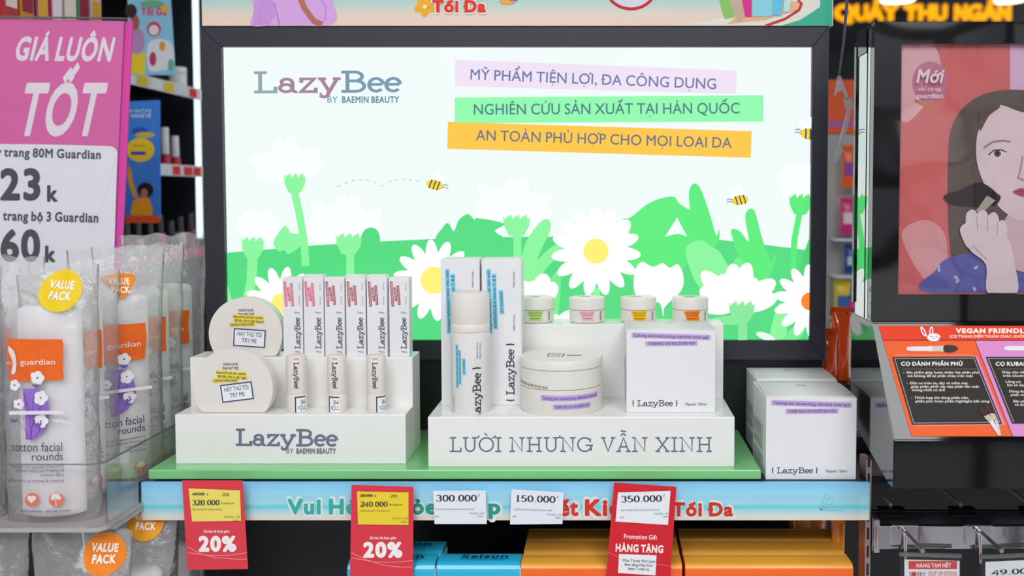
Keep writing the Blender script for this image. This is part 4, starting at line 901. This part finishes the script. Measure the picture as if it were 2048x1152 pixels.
P = Print(); P.text('MỚI', 258, 225, 6, 'cfe0f5', width=45); P.text('HÀNG VỀ', 262, 235, 7, 'cfe0f5', width=40, weight=.05); P.ell(280, 262, 16, 8, '2b58b8'); P.ell(290, 270, 20, 6, 'cdbb4a'); P.ell(281, 300, 28, 24, 'f2cf2c'); P.rect(262, 303, 292, 310, '3656b0'); P.rect(266, 290, 290, 293, 'c9a52a')
P.line([(258, 338), (262, 365), (272, 395)], 9, 'eba22c'); P.ell(257, 337, 4, 8, 'c98b60'); P.ell(291, 380, 16, 15, '241a1e'); P.ell(289, 387, 7, 10, 'b27a62'); P.poly(smooth([(263, 430), (268, 402), (285, 395), (300, 400), (305, 428), (285, 432)]), 'f0a41c'); P.rect(251, 431, 320, 446, 'e2582c')
P.build('poster_print', t, plane_px(1.53, o0))
# products on the gondola
def small_bottle(label, X, d, z, r, h, cb, cc, capf=.45, grp='small bottles on the gondola'):
    t = thing('cosmetic_bottle', label, 'bottle', (X, D(d), z), group=grp)
    fin('body', lathe([(r * .9, 0), (r, .001), (r, h * (1 - capf) - .002), (r * .7, h * (1 - capf))], 20), mat('bottle_' + cb, cb, .2), t, 40)
    fin('cap', lathe([(r * .72, h * (1 - capf) + .0003), (r * .78, h * (1 - capf) + .001), (r * .7, h - .001), (r * .6, h)], 20), mat('cap_' + cc, cc, .25), t, 40)
jw = thing('white_jar', 'white square-shouldered cream jar on the upper gondola shelf', 'jar', (-.800, D(1.80), .4785))
fin('body', lathe([(.014, 0), (.0155, .001), (.0155, .024), (.014, .025)], 28), mat('white_gloss', 'f2f5f6', .25), jw, 40); fin('lid', lathe([(.0155, .0253), (.0158, .026), (.0155, .036), (.014, .037)], 28), mat('white_gloss', 'f2f5f6', .25), jw, 40)
for lab, d_, h_ in (('white lip gloss tube beside the blue shelf poster', 1.69, .062), ('tallest white lip gloss tube on the middle gondola shelf', 1.735, .068), ('short white lip gloss tube with red tip on the middle shelf', 1.775, .055)): small_bottle(lab, -.797, d_, .3305, .0095, h_, 'c01f3c' if 'red' in lab or 'tallest' in lab else '2a2228', 'eceff2', .72, 'lip gloss tubes')
cols = [('b8b0b0', '1a1a1e', 'grey'), ('2a1420', '141418', 'black'), ('b01238', '17171b', 'crimson'), ('d9d0d4', '1a1a1e', 'pearl'), ('5a1030', '141418', 'plum'), ('c95ab4', '1c1c20', 'orchid pink'), ('1f1f26', '2a2a2e', 'charcoal'), ('e7d6dc', '1a1a1e', 'blush'), ('8a1c4c', '151519', 'berry')]
for i, (cb, cc, nm) in enumerate(cols): small_bottle('%s nail polish bottle with black cap on the lowest gondola shelf' % nm, -.797 - .001 * (i % 2), 1.50 + i * .041, .1765, .0115, .052 + .006 * (i % 3), cb, cc, .5, 'nail polish bottles')
for i, (c, nm) in enumerate((('c22a3a', 'red'), ('e08a2c', 'amber'), ('8e2a7c', 'purple'), ('d8356f', 'magenta'), ('d9e4e0', 'pale mint'), ('2f9a6a', 'green'), ('e8c8d0', 'blush pink'))):
    t = thing('makeup_carton', '%s makeup carton on the top gondola shelf above the pink sign' % nm, 'box', (-.815, D(1.275 + i * .036), .4785), group='makeup cartons on the top shelf')
    fin('carton', B((-.02, .02, 0, .030, 0, .13 + .01 * (i % 2)), bev=.0006), mat('carton_' + c, c, .35), t); fin('label_band', B((.0201, .0204, .003, .027, .05, .1)), ink(('f4e6d8', 'a01f3c', 'f0b13a', 'f3eef0')[i % 4]), t)

# ================================================================== black gloss display with poster, right
UD, UF, UB = .926, .848, .999
UX0, UX1 = Xat(1745, UD, 400), .80
un = thing('makeup_display', 'glossy black brush display with framed portrait poster and sloped printed counter', 'display', (.54, D(1.0), -.006)); o0 = Vector(un.location)
zpt, zpb, zs1, zf1, zf0 = Zat(44, UD), Zat(642, UD), Zat(646, UD - .004), Zat(880, UF), Zat(978, UF)
wx0, wz1, wz0 = Xat(1800, UD, 300), Zat(87, UD), Zat(589, UD)
wx1 = wx0 + .30
for bx in ((UX0, wx0, wz0, wz1), (UX0, UX1, wz1, zpt), (UX0, UX1, zpb, wz0), (wx1, UX1, wz0, wz1)): fin('front_panel', off(B((bx[0], bx[1], D(UD), D(UD) + .012, bx[2], bx[3])), o0), GLOSSB, un)
fin('cabinet', off(B((UX0 + .003, UX1, D(UD) + .0125, D(UB), zpb, zpt - .002)), o0), BLACK, un)
MIR = mat('mirror_acrylic', 'c9d2ce', .03, metal=1.0)
fin('side_sheet', off(B((UX0 - .0003, UX0 + .0028, D(UD) + .0126, D(UD) + .0205, zpb, zpt - .004)), o0), MIR, un); fin('side_sheet', off(B((UX0 - .0003, UX0 + .0028, D(UD) + .0245, D(UD) + .058, zpb, zpt - .026)), o0), MIR, un)
fin('side_cap', off(B((UX0 - .001, UX0 + .0029, D(UD) + .0245, D(UD) + .062, zpt - .0255, zpt)), o0), GLOSSP, un)
fin('side_edge', off(B((UX0 - .002, UX0 + .0029, D(UD) + .059, D(UD) + .066, zpb + .012, zpt - .01)), o0), GLOSSP, un)
# sloped counter
yF, yS = D(UF), D(UD) - .004
prof = [(D(UB), zf0 + .030), (yF + .014, zf0), (yF, zf0), (yF, zf1), (yS, zs1), (yS, zpb - .0002), (D(UB), zpb - .0002)]
bm = bmesh.new(); a = [bm.verts.new((UX0, y, z)) for y, z in prof]; b = [bm.verts.new((UX1, y, z)) for y, z in prof]; n = len(prof); bm.faces.new(a); bm.faces.new(b[::-1])
for i in range(n): bm.faces.new((a[i], b[i], b[(i + 1) % n], a[(i + 1) % n]))
bmesh.ops.bevel(bm, geom=bm.edges[:], offset=.0008, segments=2, affect='EDGES')
fin('counter', off(bm, o0), GLOSSP, un)
Pl = Vector((0, yF, zf1)); Nl = Vector((0, zs1 - zf1, -(yS - yF))).normalized(); Nl = -Nl if Nl.z < 0 else Nl
def on_slope(u, v, l):
    c = Vector((0, YC, ZC)); dr = at(u, v, 1.0) - c; k = (Pl - c).dot(Nl) / dr.dot(Nl); return c + dr * k + Nl * (l + .0002) - o0
P = Print()
P.poly([(1757, 652), (2330, 652), (2420, 873), (1823, 873)], 'f2622a', layer=0); P.poly([(1757, 652), (2330, 652), (2342, 681), (1766, 681)], 'ea3f1c', layer=1); P.poly([(1950, 682), (2330, 682), (2420, 873), (2025, 873)], 'de8fcf', layer=1)
P.line([(1766, 681), (2342, 681)], 1.2, '3a1c18', layer=2); P.line([(1950, 682), (2025, 873)], 1.2, '3a1c18', layer=2)
sheet = P.build('printed_sheet', un, on_slope)
P = Print()
P.line([(1790, 711), (1942, 711), (1953, 716), (2008, 850), (1830, 852)], 1.0, 'f3b7c4'); P.poly([(1950, 713), (1954, 713), (2010, 851), (2003, 851)], 'df8ad0')
P.poly([(1784, 715), (1950, 714), (2004, 848), (1824, 850)], '2c2826'); P.line([(1789, 718), (1947, 717), (1999, 845), (1827, 847)], .8, 'd8d3cf', closed=True)
P.text('CỌ ĐÁNH PHẤN PHỦ', 1801, 732, 7.2, 'efe9e4', width=124, weight=.06); P.line([(1805, 739), (1953, 739)], .7, '8a7f78')
for s_, x, y, wd in (('Sản phẩm giúp hoàn thiện lớp phấn phủ', 1812, 748, 145), ('mà không để lại phấn thừa trên mặt', 1814, 755, 131), ('Đầu cọ tròn to, dày và mềm mại,', 1819, 769.5, 117), ('giúp phân phối các hạt phấn lên mặt', 1821, 776.5, 136), ('mỏng nhất có thể', 1823, 783.5, 66), ('Thích hợp khi dùng phấn nền,', 1827.6, 799, 110), ('phấn phủ hoặc phấn highlight bắt sáng', 1829.6, 806, 148)): P.text(s_, x, y, 4.6, 'e6dfda', width=wd, weight=.035)
for x, y in ((1807, 747), (1814, 768.5), (1822.6, 798)): P.ell(x, y, 1, .8, 'e6dfda', n=8)
P.poly([(1977, 845), (1984, 840), (2001, 871), (1996, 873)], 'e6e4e6'); P.poly([(1988, 842), (1994, 842), (2001, 872), (1996, 872)], 'd5d2d4'); P.poly([(1966, 834), (1977, 830), (1984, 840), (1976, 845)], 'cdbfa8'); P.poly([(1978, 828), (1988, 829), (1994, 842), (1984, 842)], 'cdbfa8'); P.ell(1966, 826, 9, 6, '4a2426', rot=50); P.ell(1975, 820, 8, 5, '4a2426', rot=60)
P.build('text_panel', sheet, on_slope, lift=.0005)
P = Print()
P.poly([(1971, 714.5), (2330, 714.5), (2400, 848), (2023.6, 848)], '2c2826'); P.line([(1976, 718), (2330, 718)], .8, 'd8d3cf'); P.line([(1976, 718), (2027, 845)], .8, 'd8d3cf'); P.text('CỌ KUBAK', 1990, 732, 7.2, 'efe9e4', width=64, weight=.06); P.line([(1996, 739), (2200, 739)], .7, '8a7f78')
for s_, x, y, wd in (('Giúp cho việc', 2003, 747.5, 50), ('trên khuôn', 2005, 754.5, 44), ('Lông cọ', 2010, 766.5, 31), ('khi sử dụng', 2013, 773.5, 42), ('Dùng dụng', 2017, 786, 40), ('phấn mắt', 2020, 793, 34), ('Sản phẩm', 2025, 806, 36), ('và tinh', 2028, 813, 26)): P.text(s_, x, y, 4.6, 'e6dfda', width=wd, weight=.035)
P.build('text_panel', sheet, on_slope, lift=.0005)
def brush_print(x, y):
    P = Print(); P.poly(smooth([(x, y), (x + 6, y - 4), (x + 42, y - 4.6), (x + 52, y - 5), (x + 52, y + 5), (x + 42, y + 4.6), (x + 6, y + 4)]), 'e9e6ea'); P.poly([(x + 50, y - 5), (x + 76, y - 6), (x + 76, y + 6), (x + 50, y + 5)], 'd8cfc0'); P.poly(smooth([(x + 75, y - 6), (x + 92, y - 7), (x + 103, y), (x + 92, y + 7), (x + 75, y + 6)]), '3d302b'); P.build('brush_print', sheet, on_slope, lift=.0004)
brush_print(1813, 698); brush_print(2008, 697)
P = Print(); P.text('VEGAN FRIENDLY', 1911, 666.5, 8.5, 'fbe9e2', width=148, weight=.09); P.text('(CỌ TRANG ĐIỂM THUẦN CHAY, KHÔNG)', 1898, 676, 5, 'fbe2d8', width=163, weight=.05); P.build('heading', sheet, on_slope, lift=.0005)
P = Print(); P.ell(1846.5, 664, 4, 11, 'f6f2f5', rot=-28); P.ell(1862, 663.5, 4, 9.5, 'f6f2f5', rot=6); P.ell(1846.5, 664, 1.8, 7, 'd0508c', rot=-28); P.ell(1862, 663.5, 1.8, 6.5, 'd0508c', rot=6); P.ell(1867, 675.5, 13.5, 8, 'f6f2f5'); P.ell(1862, 674, 1.2, 1.2, '33333c'); P.ell(1872, 674, 1.2, 1.2, '33333c'); P.ell(1878, 677, 2.4, 1.4, '6f8fd0'); P.line([(1865, 677), (1867, 678.5), (1869, 677)], .7, '33333c'); P.build('rabbit_print', sheet, on_slope, lift=.0005)
# portrait poster behind gloss cover
po = fin('poster', off(B((wx0, wx1, D(UD) + .0065, D(UD) + .0115, wz0, wz1)), o0), mat('coral_print', 'f47a7a', .3, mottled=.2, bscale=7), un)
A = Print(); rw = Xat(2048, UD, 300); pe = 1800 + .30 * F_PX / UD
def cl(pts): return [(min(max(x, 1803), pe - 2), min(max(y, 90), 586)) for x, y in pts]
A.poly(cl([(2020, 90), (pe, 90), (pe, 586), (2020, 586)]), 'ecc4e4'); A.poly(cl(smooth([(1803, 90), (1870, 95), (1880, 160), (1850, 210), (1803, 240)])), 'f3bcc2'); A.poly(cl(smooth([(1803, 470), (1850, 440), (1890, 470), (1890, 550), (1850, 560)])), 'f0acb0')
A.ell(1860, 165, 36, 42, 'd684a0'); A.poly(cl(smooth([(1830, 200), (1860, 208), (1888, 196), (1870, 212), (1845, 212)])), 'e08040')
HAIR, SKIN, SK2 = '6b5c54', 'f6dde3', 'e9c6ce'
A.poly(cl(smooth([(1898, 470), (1896, 330), (1905, 250), (1945, 200), (2010, 180), (2090, 190), (2150, 240), (2170, 330), (2180, 480), (2160, 586), (1960, 586), (1915, 560)])), HAIR)
A.poly(cl(smooth([(1862, 586), (1872, 540), (1900, 515), (1980, 500), (2100, 500), (2200, 540), (2240, 586)])), '6a69b8')
for k in range(16): A.ell(1875 + (k * 37) % 330, 532 + (k * 23) % 50, 5, 3, 'c9c9e6', rot=30 * k)
A.poly(cl(smooth([(2015, 430), (2100, 430), (2110, 520), (2060, 545), (2010, 520)])), SK2)
A.poly(cl(smooth([(1953, 280), (1966, 240), (1996, 210), (2050, 225), (2100, 215), (2128, 260), (2130, 330), (2105, 400), (2055, 440), (2010, 425), (1975, 380), (1955, 330)])), SKIN)
A.poly(cl(smooth([(1960, 262), (1978, 232), (2000, 214), (1990, 205), (1960, 225)])), HAIR)
for s_ in (-1, 1):
    ex = 2052 + s_ * 57
    A.line(cl([(ex - 28, 296 if s_ < 0 else 268), (ex - 10, 284 if s_ < 0 else 262), (ex + 12, 281 if s_ < 0 else 266), (ex + 26, 284 if s_ < 0 else 280)]), 4, 'a89297'); A.ell(ex, 308 - 4 * (s_ > 0), 17, 7.5, 'f3e8ea', rot=-8); A.ell(ex, 307 - 4 * (s_ > 0), 7, 7, '6b5650'); A.ell(ex, 307 - 4 * (s_ > 0), 3.2, 3.2, '2a2020'); A.line([(ex - 18, 310 - 4 * (s_ > 0)), (ex - 8, 301 - 4 * (s_ > 0)), (ex + 6, 299 - 4 * (s_ > 0)), (ex + 18, 304 - 4 * (s_ > 0))], 2.4, '4a3636')
A.line([(2046, 312), (2040, 345), (2036, 355), (2050, 361), (2062, 357)], 2.2, 'b98f97'); A.poly(smooth([(2026, 384), (2042, 376), (2052, 379), (2064, 375), (2086, 381), (2066, 392), (2046, 393)]), 'c65574'); A.line([(2026, 384), (2050, 383), (2086, 381)], 1.4, '8c3050')
A.poly(cl(smooth([(1888, 392), (1920, 380), (1960, 365), (1995, 388), (1988, 402), (1960, 412), (1905, 408)])), '33202a'); A.poly(cl(smooth([(1965, 395), (1975, 382), (2001, 392), (1990, 410)])), '241a20'); A.poly(cl([(1974, 391), (1991, 401), (1966, 424), (1951, 423)]), 'c2b6aa')
# hand with bent fingers round the brush, and forearm
for q in ([(1932, 430), (1944, 419), (1954, 428), (1955, 458), (1945, 470), (1934, 462)], [(1953, 430), (1966, 420), (1976, 430), (1975, 460), (1964, 468), (1954, 460)], [(1974, 436), (1988, 424), (1998, 438), (1996, 468), (1984, 474), (1974, 464)], [(1994, 450), (2006, 440), (2014, 456), (2010, 480), (1998, 482)], [(1920, 460), (1934, 446), (1944, 462), (1946, 490), (1934, 494)]): A.poly(cl(smooth(q)), 'f7e4e9')
A.poly(cl(smooth([(1926, 462), (1950, 448), (2000, 455), (2018, 480), (2028, 520), (2034, 586), (1976, 586), (1972, 530), (1940, 500)])), 'f4dee5')
for q in ([(1954, 432), (1955, 462)], [(1975, 434), (1975, 462)], [(1995, 444), (1994, 470)], [(1946, 492), (1975, 520)]): A.line(q, 1.2, 'bf9aa6')
A.build('portrait_print', po, lambda u, v, l: at(u, v, UD + .0065 - l) - o0, eps=.00006)
A = Print(); A.text('Mới', 1830, 165, 26, 'fbeef2', width=56, shear=.2, weight=.04); A.text('chỉ có tại', 1837, 182, 8.5, 'fbeef2', width=46, weight=.01); A.text('guardian', 1832, 196, 9, 'fbeef2', width=55, weight=.02); A.build('lettering', po, lambda u, v, l: at(u, v, UD + .0065 - l) - o0, lift=.0045)
fin('cover_sheet', off(B((wx0 + .0003, wx1 - .0003, D(UD) - .0004, D(UD) - .0001 + .0004, wz0 + .0003, wz1 - .0003)), o0), film('wavy_cover', 'ffffff', gloss=1.0, haze=.0, bump=.6, bscale=8, rough=.05, base=.02, detail=0.5, bdist=.006), un)

# ================================================================== chrome rails with hooks and tags, right below
up_ = thing('slotted_upright', 'narrow slotted chrome upright between blue rail and black display', 'upright', (.2655, D(.935), -.5)); o0 = Vector(up_.location)
fin('post', off(B((.2652, .2710, D(.946), D(.970), -.5, .0105), bev=.0006), o0), mat('rosy_steel', 'b9a4a6', .25, metal=.9), up_)
for k in range(9): fin('slot', off(B((.2670, .2692, D(.946) - .0004, D(.946) + .0002, -.145 + k * .0185, -.133 + k * .0185)), o0), BLACK, up_)
RZ = -.0515
for nm, lab, d_, h_, m_ in (('hook_rail', 'chrome hook rail carrying the hanging price tags', .930, .0235, mat('mirror_chrome', 'd2ccd0', .06, metal=1, bump=.1, bscale=12)), ('hook_rail', 'dark hook rail behind the chrome one, under the black display', .974, .018, mat('dark_steel', '3b3d42', .25, metal=.8))):
    t = thing(nm, lab, 'rail', (.54, D(d_), RZ - h_), group='hook rails'); o0 = Vector(t.location)
    fin('bar', off(B((.2725, .80, D(d_), D(d_) + .006, RZ - h_, RZ), bev=.0008), o0), m_, t); fin('bracket', off(B((.2715, .2770, D(d_) + .0062, D(d_) + .03, RZ - h_ - .006, RZ + .004)), o0), CHROME, t)
def hook(label, px, d0, d1, drop):
    x = Xat(px, d0, 1060); t = thing('display_hook', label, 'hook', (x, D(d0), RZ), group='chrome display hooks'); wd = .0132
    fin('clip', B((-wd, wd, -.0016, .0072, -.018 if drop else -.004, .0016), bev=.0006), CHROME if drop else mat('dark_clip', '2a2b30', .2, metal=.7), t)
    fin('clip_top', B((-wd, wd, -.0016, .0100, .0018, .0030)), mat('dark_clip', '2a2b30', .2, metal=.7), t)
    if drop:
        fin('rod', tube([(0, -.002, -.0035), (0, d1 - d0, -.0035)], .0021, 12), CHROME, t, 60); fin('tag_arm', tube([(-.0006, -.003, -.004), (-.0006, -.006, -.008), (-.0006, -.0065, -.034)], .0018, 10), CHROME, t, 60); fin('screw', lathe([(.0022, -.0006), (.0022, .0006), (.001, .0012)], 12, c=(-.008, -.004)), CHROME, t, 40)
    else: fin('rod', tube([(.002, .012, .0035), (.002, d1 - d0, .0035)], .0018, 12), mat('bright_steel_rod', 'e4eaf0', .32, metal=.6), t, 60)
for i, (px, lab) in enumerate(((1808, 'chrome hook holding the out of stock tag'), (1957, 'chrome hook holding the 49.000 price tag'))): hook(lab, px, .928, .873, True)
for i, (px, lab) in enumerate(((1784, 'dark rear hook closest to the slotted upright'), (1926, 'dark rear hook above the out of stock tag'), (2068, 'dark rear hook beyond the 49.000 price tag'))): hook(lab, px, .972, 1.09, False)
def hang_tag(label, x0, x1, y0, rot, fn):
    d_ = .918; t = thing('hanging_tag', label, 'price tag', (Xat((x0 + x1) / 2, d_, 1110), D(d_), Zat(1185, d_))); o0 = Vector(t.location)
    fin('sleeve', px_prism([(x0, y0 + 6), (x1, y0 + 6 + rot), (x1, 1185), (x0, 1185)], d_ - .0012, d_ - .0006, o0), ACRYL, t); fin('paper', px_prism([(x0 + 9, y0 + 15), (x1 - 2, y0 + 15 + rot), (x1 - 2, 1183), (x0 + 9, 1183)], d_, d_ + .0004, o0), ink('eff0f4'), t)
    fin('top_roll', off(tube([at(x0 - 2, y0 + 4, d_) - Vector((0, .001, 0)), at(x1, y0 + 4 + rot, d_) - Vector((0, .001, 0))], .0022, 10), o0), ACRYE, t, 60)
    P = Print(); fn(P); P.build('lettering', t, plane_px(d_, o0))
def tagA(P):
    P.rect(1817, 1122, 1914, 1138, 'dd4a48'); P.text('HÀNG TẠM HẾT', 1832, 1134.5, 7.5, 'fdf0ee', width=70, weight=.06); P.text('S', 1818, 1152, 8, '4c4c54', width=5.5); P.ell(1828, 1148, 5, 5, 'd8413e'); P.text('RRY', 1834, 1152, 8, '4c4c54', width=17); P.text('OUT OF STOCK', 1856, 1151, 8, 'd04a48', width=58)
hang_tag('hanging out of stock tag with red header', 1800, 1921, 1104, 3, tagA)
hang_tag('hanging white tag priced 49.000', 1962, 2085, 1109, -5, lambda P: P.text('49.000', 1982, 1152, 13, '3c3d52', width=88, rot=3, slab=True, w=.155, contrast=.5))
# dark base cabinet below the hooks
o = thing('base_cabinet', 'dark base cabinet behind the chrome hooks', 'cabinet', (.54, D(1.10), -1.2)); o0 = Vector(o.location)
fin('body', off(B((.2640, .80, D(1.10), D(1.13), -1.2, -.006)), o0), DARKP, o); fin('ledge', off(B((.2700, .80, D(1.0), D(1.0995), -.030, -.022)), o0), BLACK, o)
PKM = [mat('pack_maroon', '6d1f38', .4), mat('pack_olive', '6a6a2a', .4), mat('pack_red', 'b52a2a', .4)]

# ================================================================== pouches and things seen in the gap, right of the light box
def pouch(name, label, X, d, z, W, H, T, m, band=None, rot=0, grp=None, cat='pouch'):
    t = thing(name, label, cat, (X, D(d), z), (0, 0, R(rot)), grp); bm = bmesh.new(); N = 10
    for f in (1, -1):
        rows_ = [[bm.verts.new((W * (-.5 + i / N) * (1 - .06 * math.sin(math.pi * j / N)), -f * T / 2 * (max(0, 1 - (2 * i / N - 1) ** 2) ** .5) * (math.sin(math.pi * min(1, (j + .0) / N * .9 + .1)) ** .6) + f * noise.noise(Vector((i * .6, j * .6, W * 99))) * T * .06 * (0 < i < N), H * j / N)) for i in range(N + 1)] for j in range(N + 1)]
        for j in range(N):
            for i in range(N): bm.faces.new((rows_[j][i], rows_[j][i + 1], rows_[j + 1][i + 1], rows_[j + 1][i]))
    bmesh.ops.remove_doubles(bm, verts=bm.verts[:], dist=.0002); fin('pack', bm, m, t, 60)
    fin('top_seal', B((-W / 2, W / 2, -.0008, .0008, H - .006, H + .004)), m, t)
    if band: fin('label_band', B((-W * .36, W * .36, -T / 2 - .0012, -T / 2 - .0004, H * .3, H * .62)), ink(band), t)
    return t
OG = mat('orange_gloss_film', 'f2581c', .12, bump=.6, bscale=25, coat=.6); OG2 = mat('amber_gloss_film', 'e8861c', .12, bump=.6, bscale=25, coat=.6)
pouch('refill_pouch', 'glossy orange refill pouch standing behind the white toner pad boxes', .2725, 1.14, .05, .022, .062, .02, OG, grp='orange pouches'); pouch('refill_pouch', 'glossy orange refill pouch squeezed against the black display side', .2905, 1.155, .05, .026, .086, .024, OG, grp='orange pouches')
pouch('refill_pouch', 'glossy amber pouch behind the orange cartons', .232, 1.06, -.2495, .045, .200, .05, OG2, grp='amber pouches'); pouch('refill_pouch', 'glossy amber pouch beside the slotted upright', .2495 + .002, 1.0, -.2495, .015, .18, .02, OG2, grp='amber pouches')
sh = thing('side_ledge', 'small dark ledge behind the display carrying orange pouches', 'ledge', (.285, D(1.15), .04)); fin('plate', B((-.022, .03, -.02, .03, 0, .0095)), BLACK, sh)
fin('bracket', B((-.02, .028, .022, .03, -.03, -.0002)), BLACK, sh)
pg = thing('pegboard_rack', 'pale grey pegboard rack hung with colourful packs beyond the gap', 'rack', (.55, D(2.1), -1.2)); o0 = Vector(pg.location)
fin('board', off(B((.46, .75, D(2.1), D(2.12), -1.2, Zat(268, 2.1))), o0), mat('grey_pegboard', 'a9a7a4', .6), pg); fin('header', off(B((.46, .75, D(2.095), D(2.12), Zat(267, 2.1), Zat(160, 2.1))), o0), mat('orange_header', 'e4561e', .5), pg)
fin('header_stripe', off(B((.46, .75, D(2.094), D(2.0949), Zat(253, 2.1), Zat(243, 2.1))), o0), ink('9a6ab8'), pg)
for y in (478, 552, 640): fin('wire_shelf', off(B((.50, .74, D(2.03), D(2.0995), Zat(y + 4, 2.03), Zat(y, 2.03))), o0), mat('white_price_rail', 'e6eaf0', .3), pg)
for i, (nm, px, y0, y1, c, bd) in enumerate((('orange', 1700, 290, 378, 'e8601f', '8a4aa0'), ('pink', 1697, 395, 470, 'd8307c', 'f2d0e0'), ('navy', 1705, 488, 548, '25408c', 'c8d0e8'), ('yellow', 1685, 560, 636, 'e2c41c', '3a6ab0'), ('cobalt', 1710, 572, 636, '2a50a4', 'e04a8a'), ('lime', 1690, 648, 720, 'a9b82a', 'e8e8d0'))):
    d_ = 2.06; W = .036; pouch('hanging_pack', '%s pack on the grey pegboard rack' % nm, Xat(px, d_, y0), d_, Zat(y1, d_) + .002, W, Zat(y0, d_) - Zat(y1, d_) - .006, .02, mat('pack_' + nm, c, .3), bd, grp='packs on the pegboard rack', cat='pack')
# ---------------------------------------------------------------- hanging clip by the light box edge
hc = thing('hanging_clip', 'clear plastic sign clip hanging on a dark rod beside the light box', 'clip', (Xat(1690, 1.06), D(1.06), Zat(330, 1.06))); o0 = Vector(hc.location); q = lambda x, y: at(x, y, 1.06)
CLR = film('clear_clip_plastic', 'f0f2f6', gloss=.8, haze=.45, bump=.05, bscale=40, rough=.1, hcol='d8d6de')
fin('rod', off(tube([q(1697, -60), q(1693, 20), q(1686, 90), q(1677, 158)], [.0016, .0017, .0014, .001], 10), o0), mat('dark_rod', '4a4860', .3, metal=.5), hc, 60)
def flat(pts, m, nm, th=.003):
    P4 = [q(x, y) for x, y in pts]; fin(nm, off(prism([(p.x, p.z) for p in P4], D(1.06) - th / 2, D(1.06) + th / 2), o0), m, hc)
flat([(1675, 152), (1681, 152), (1698, 197), (1692, 199), (1686, 182), (1674, 184), (1671, 192), (1668, 190)], CLR, 'jaw'); flat([(1687, 198), (1703, 195), (1707, 217), (1697, 224), (1690, 216)], CLR, 'joint')
fin('link', off(tube([q(1698, 222), q(1679, 292)], .0026, 10), o0), CLR, hc, 60); flat([(1670, 296), (1682, 289), (1687, 300), (1679, 316), (1671, 328), (1668, 312)], CLR, 'lower_joint')
# ---------------------------------------------------------------- lit store sign and ceiling lamps far back
sn = thing('illuminated_sign', 'glowing amber checkout counter letters hanging below the dark ceiling', 'sign', (Xat(1815, 5.0), D(5.0), Zat(48, 5.0))); o0 = Vector(sn.location)
fin('mounting_bar', off(B((Xat(1650, 5.0), Xat(1985, 5.0), D(5.03), D(5.06), Zat(30, 5.0), Zat(22, 5.0))), o0), BLACK, sn)
x = 1667
for ch, wd in (('Q', 44), ('U', 31), ('Ầ', 32), ('Y', 34), (' ', 12), ('T', 30), ('H', 34), ('U', 31), (' ', 14), ('N', 30), ('G', 32), ('Â', 33), ('N', 31)):
    if ch != ' ':
        P = Print(ink=lambda c: mat('amber_neon', 'ffab08', .3, emit=1.25)); P.text(ch, x, 39, 29, 'n', width=wd, weight=.075); ob = P.build('letter', sn, plane_px(5.0, o0)); md = ob.modifiers.new('thickness', 'SOLIDIFY'); md.thickness = .02
    x += wd - 3 + (3 if ch == ' ' else 0)
for i, (px, lab) in enumerate(((1795, 'round ceiling downlight above the amber sign'), (2018, 'round ceiling downlight beyond the end of the amber sign'))):
    p = at(px, 0, 6.45); t = thing('downlight', lab, 'ceiling light', (p.x, p.y, 1.575), group='ceiling downlights'); fin('ring', lathe([(.115, 0), (.13, .004), (.13, .0245)], 32), mat('white_gloss', 'f2f5f6', .25), t, 40); fin('lens', lathe([(.112, -.004), (.112, -.0005)], 32), mat('lamp_glow', 'fffaf0', .3, emit=3.0), t)
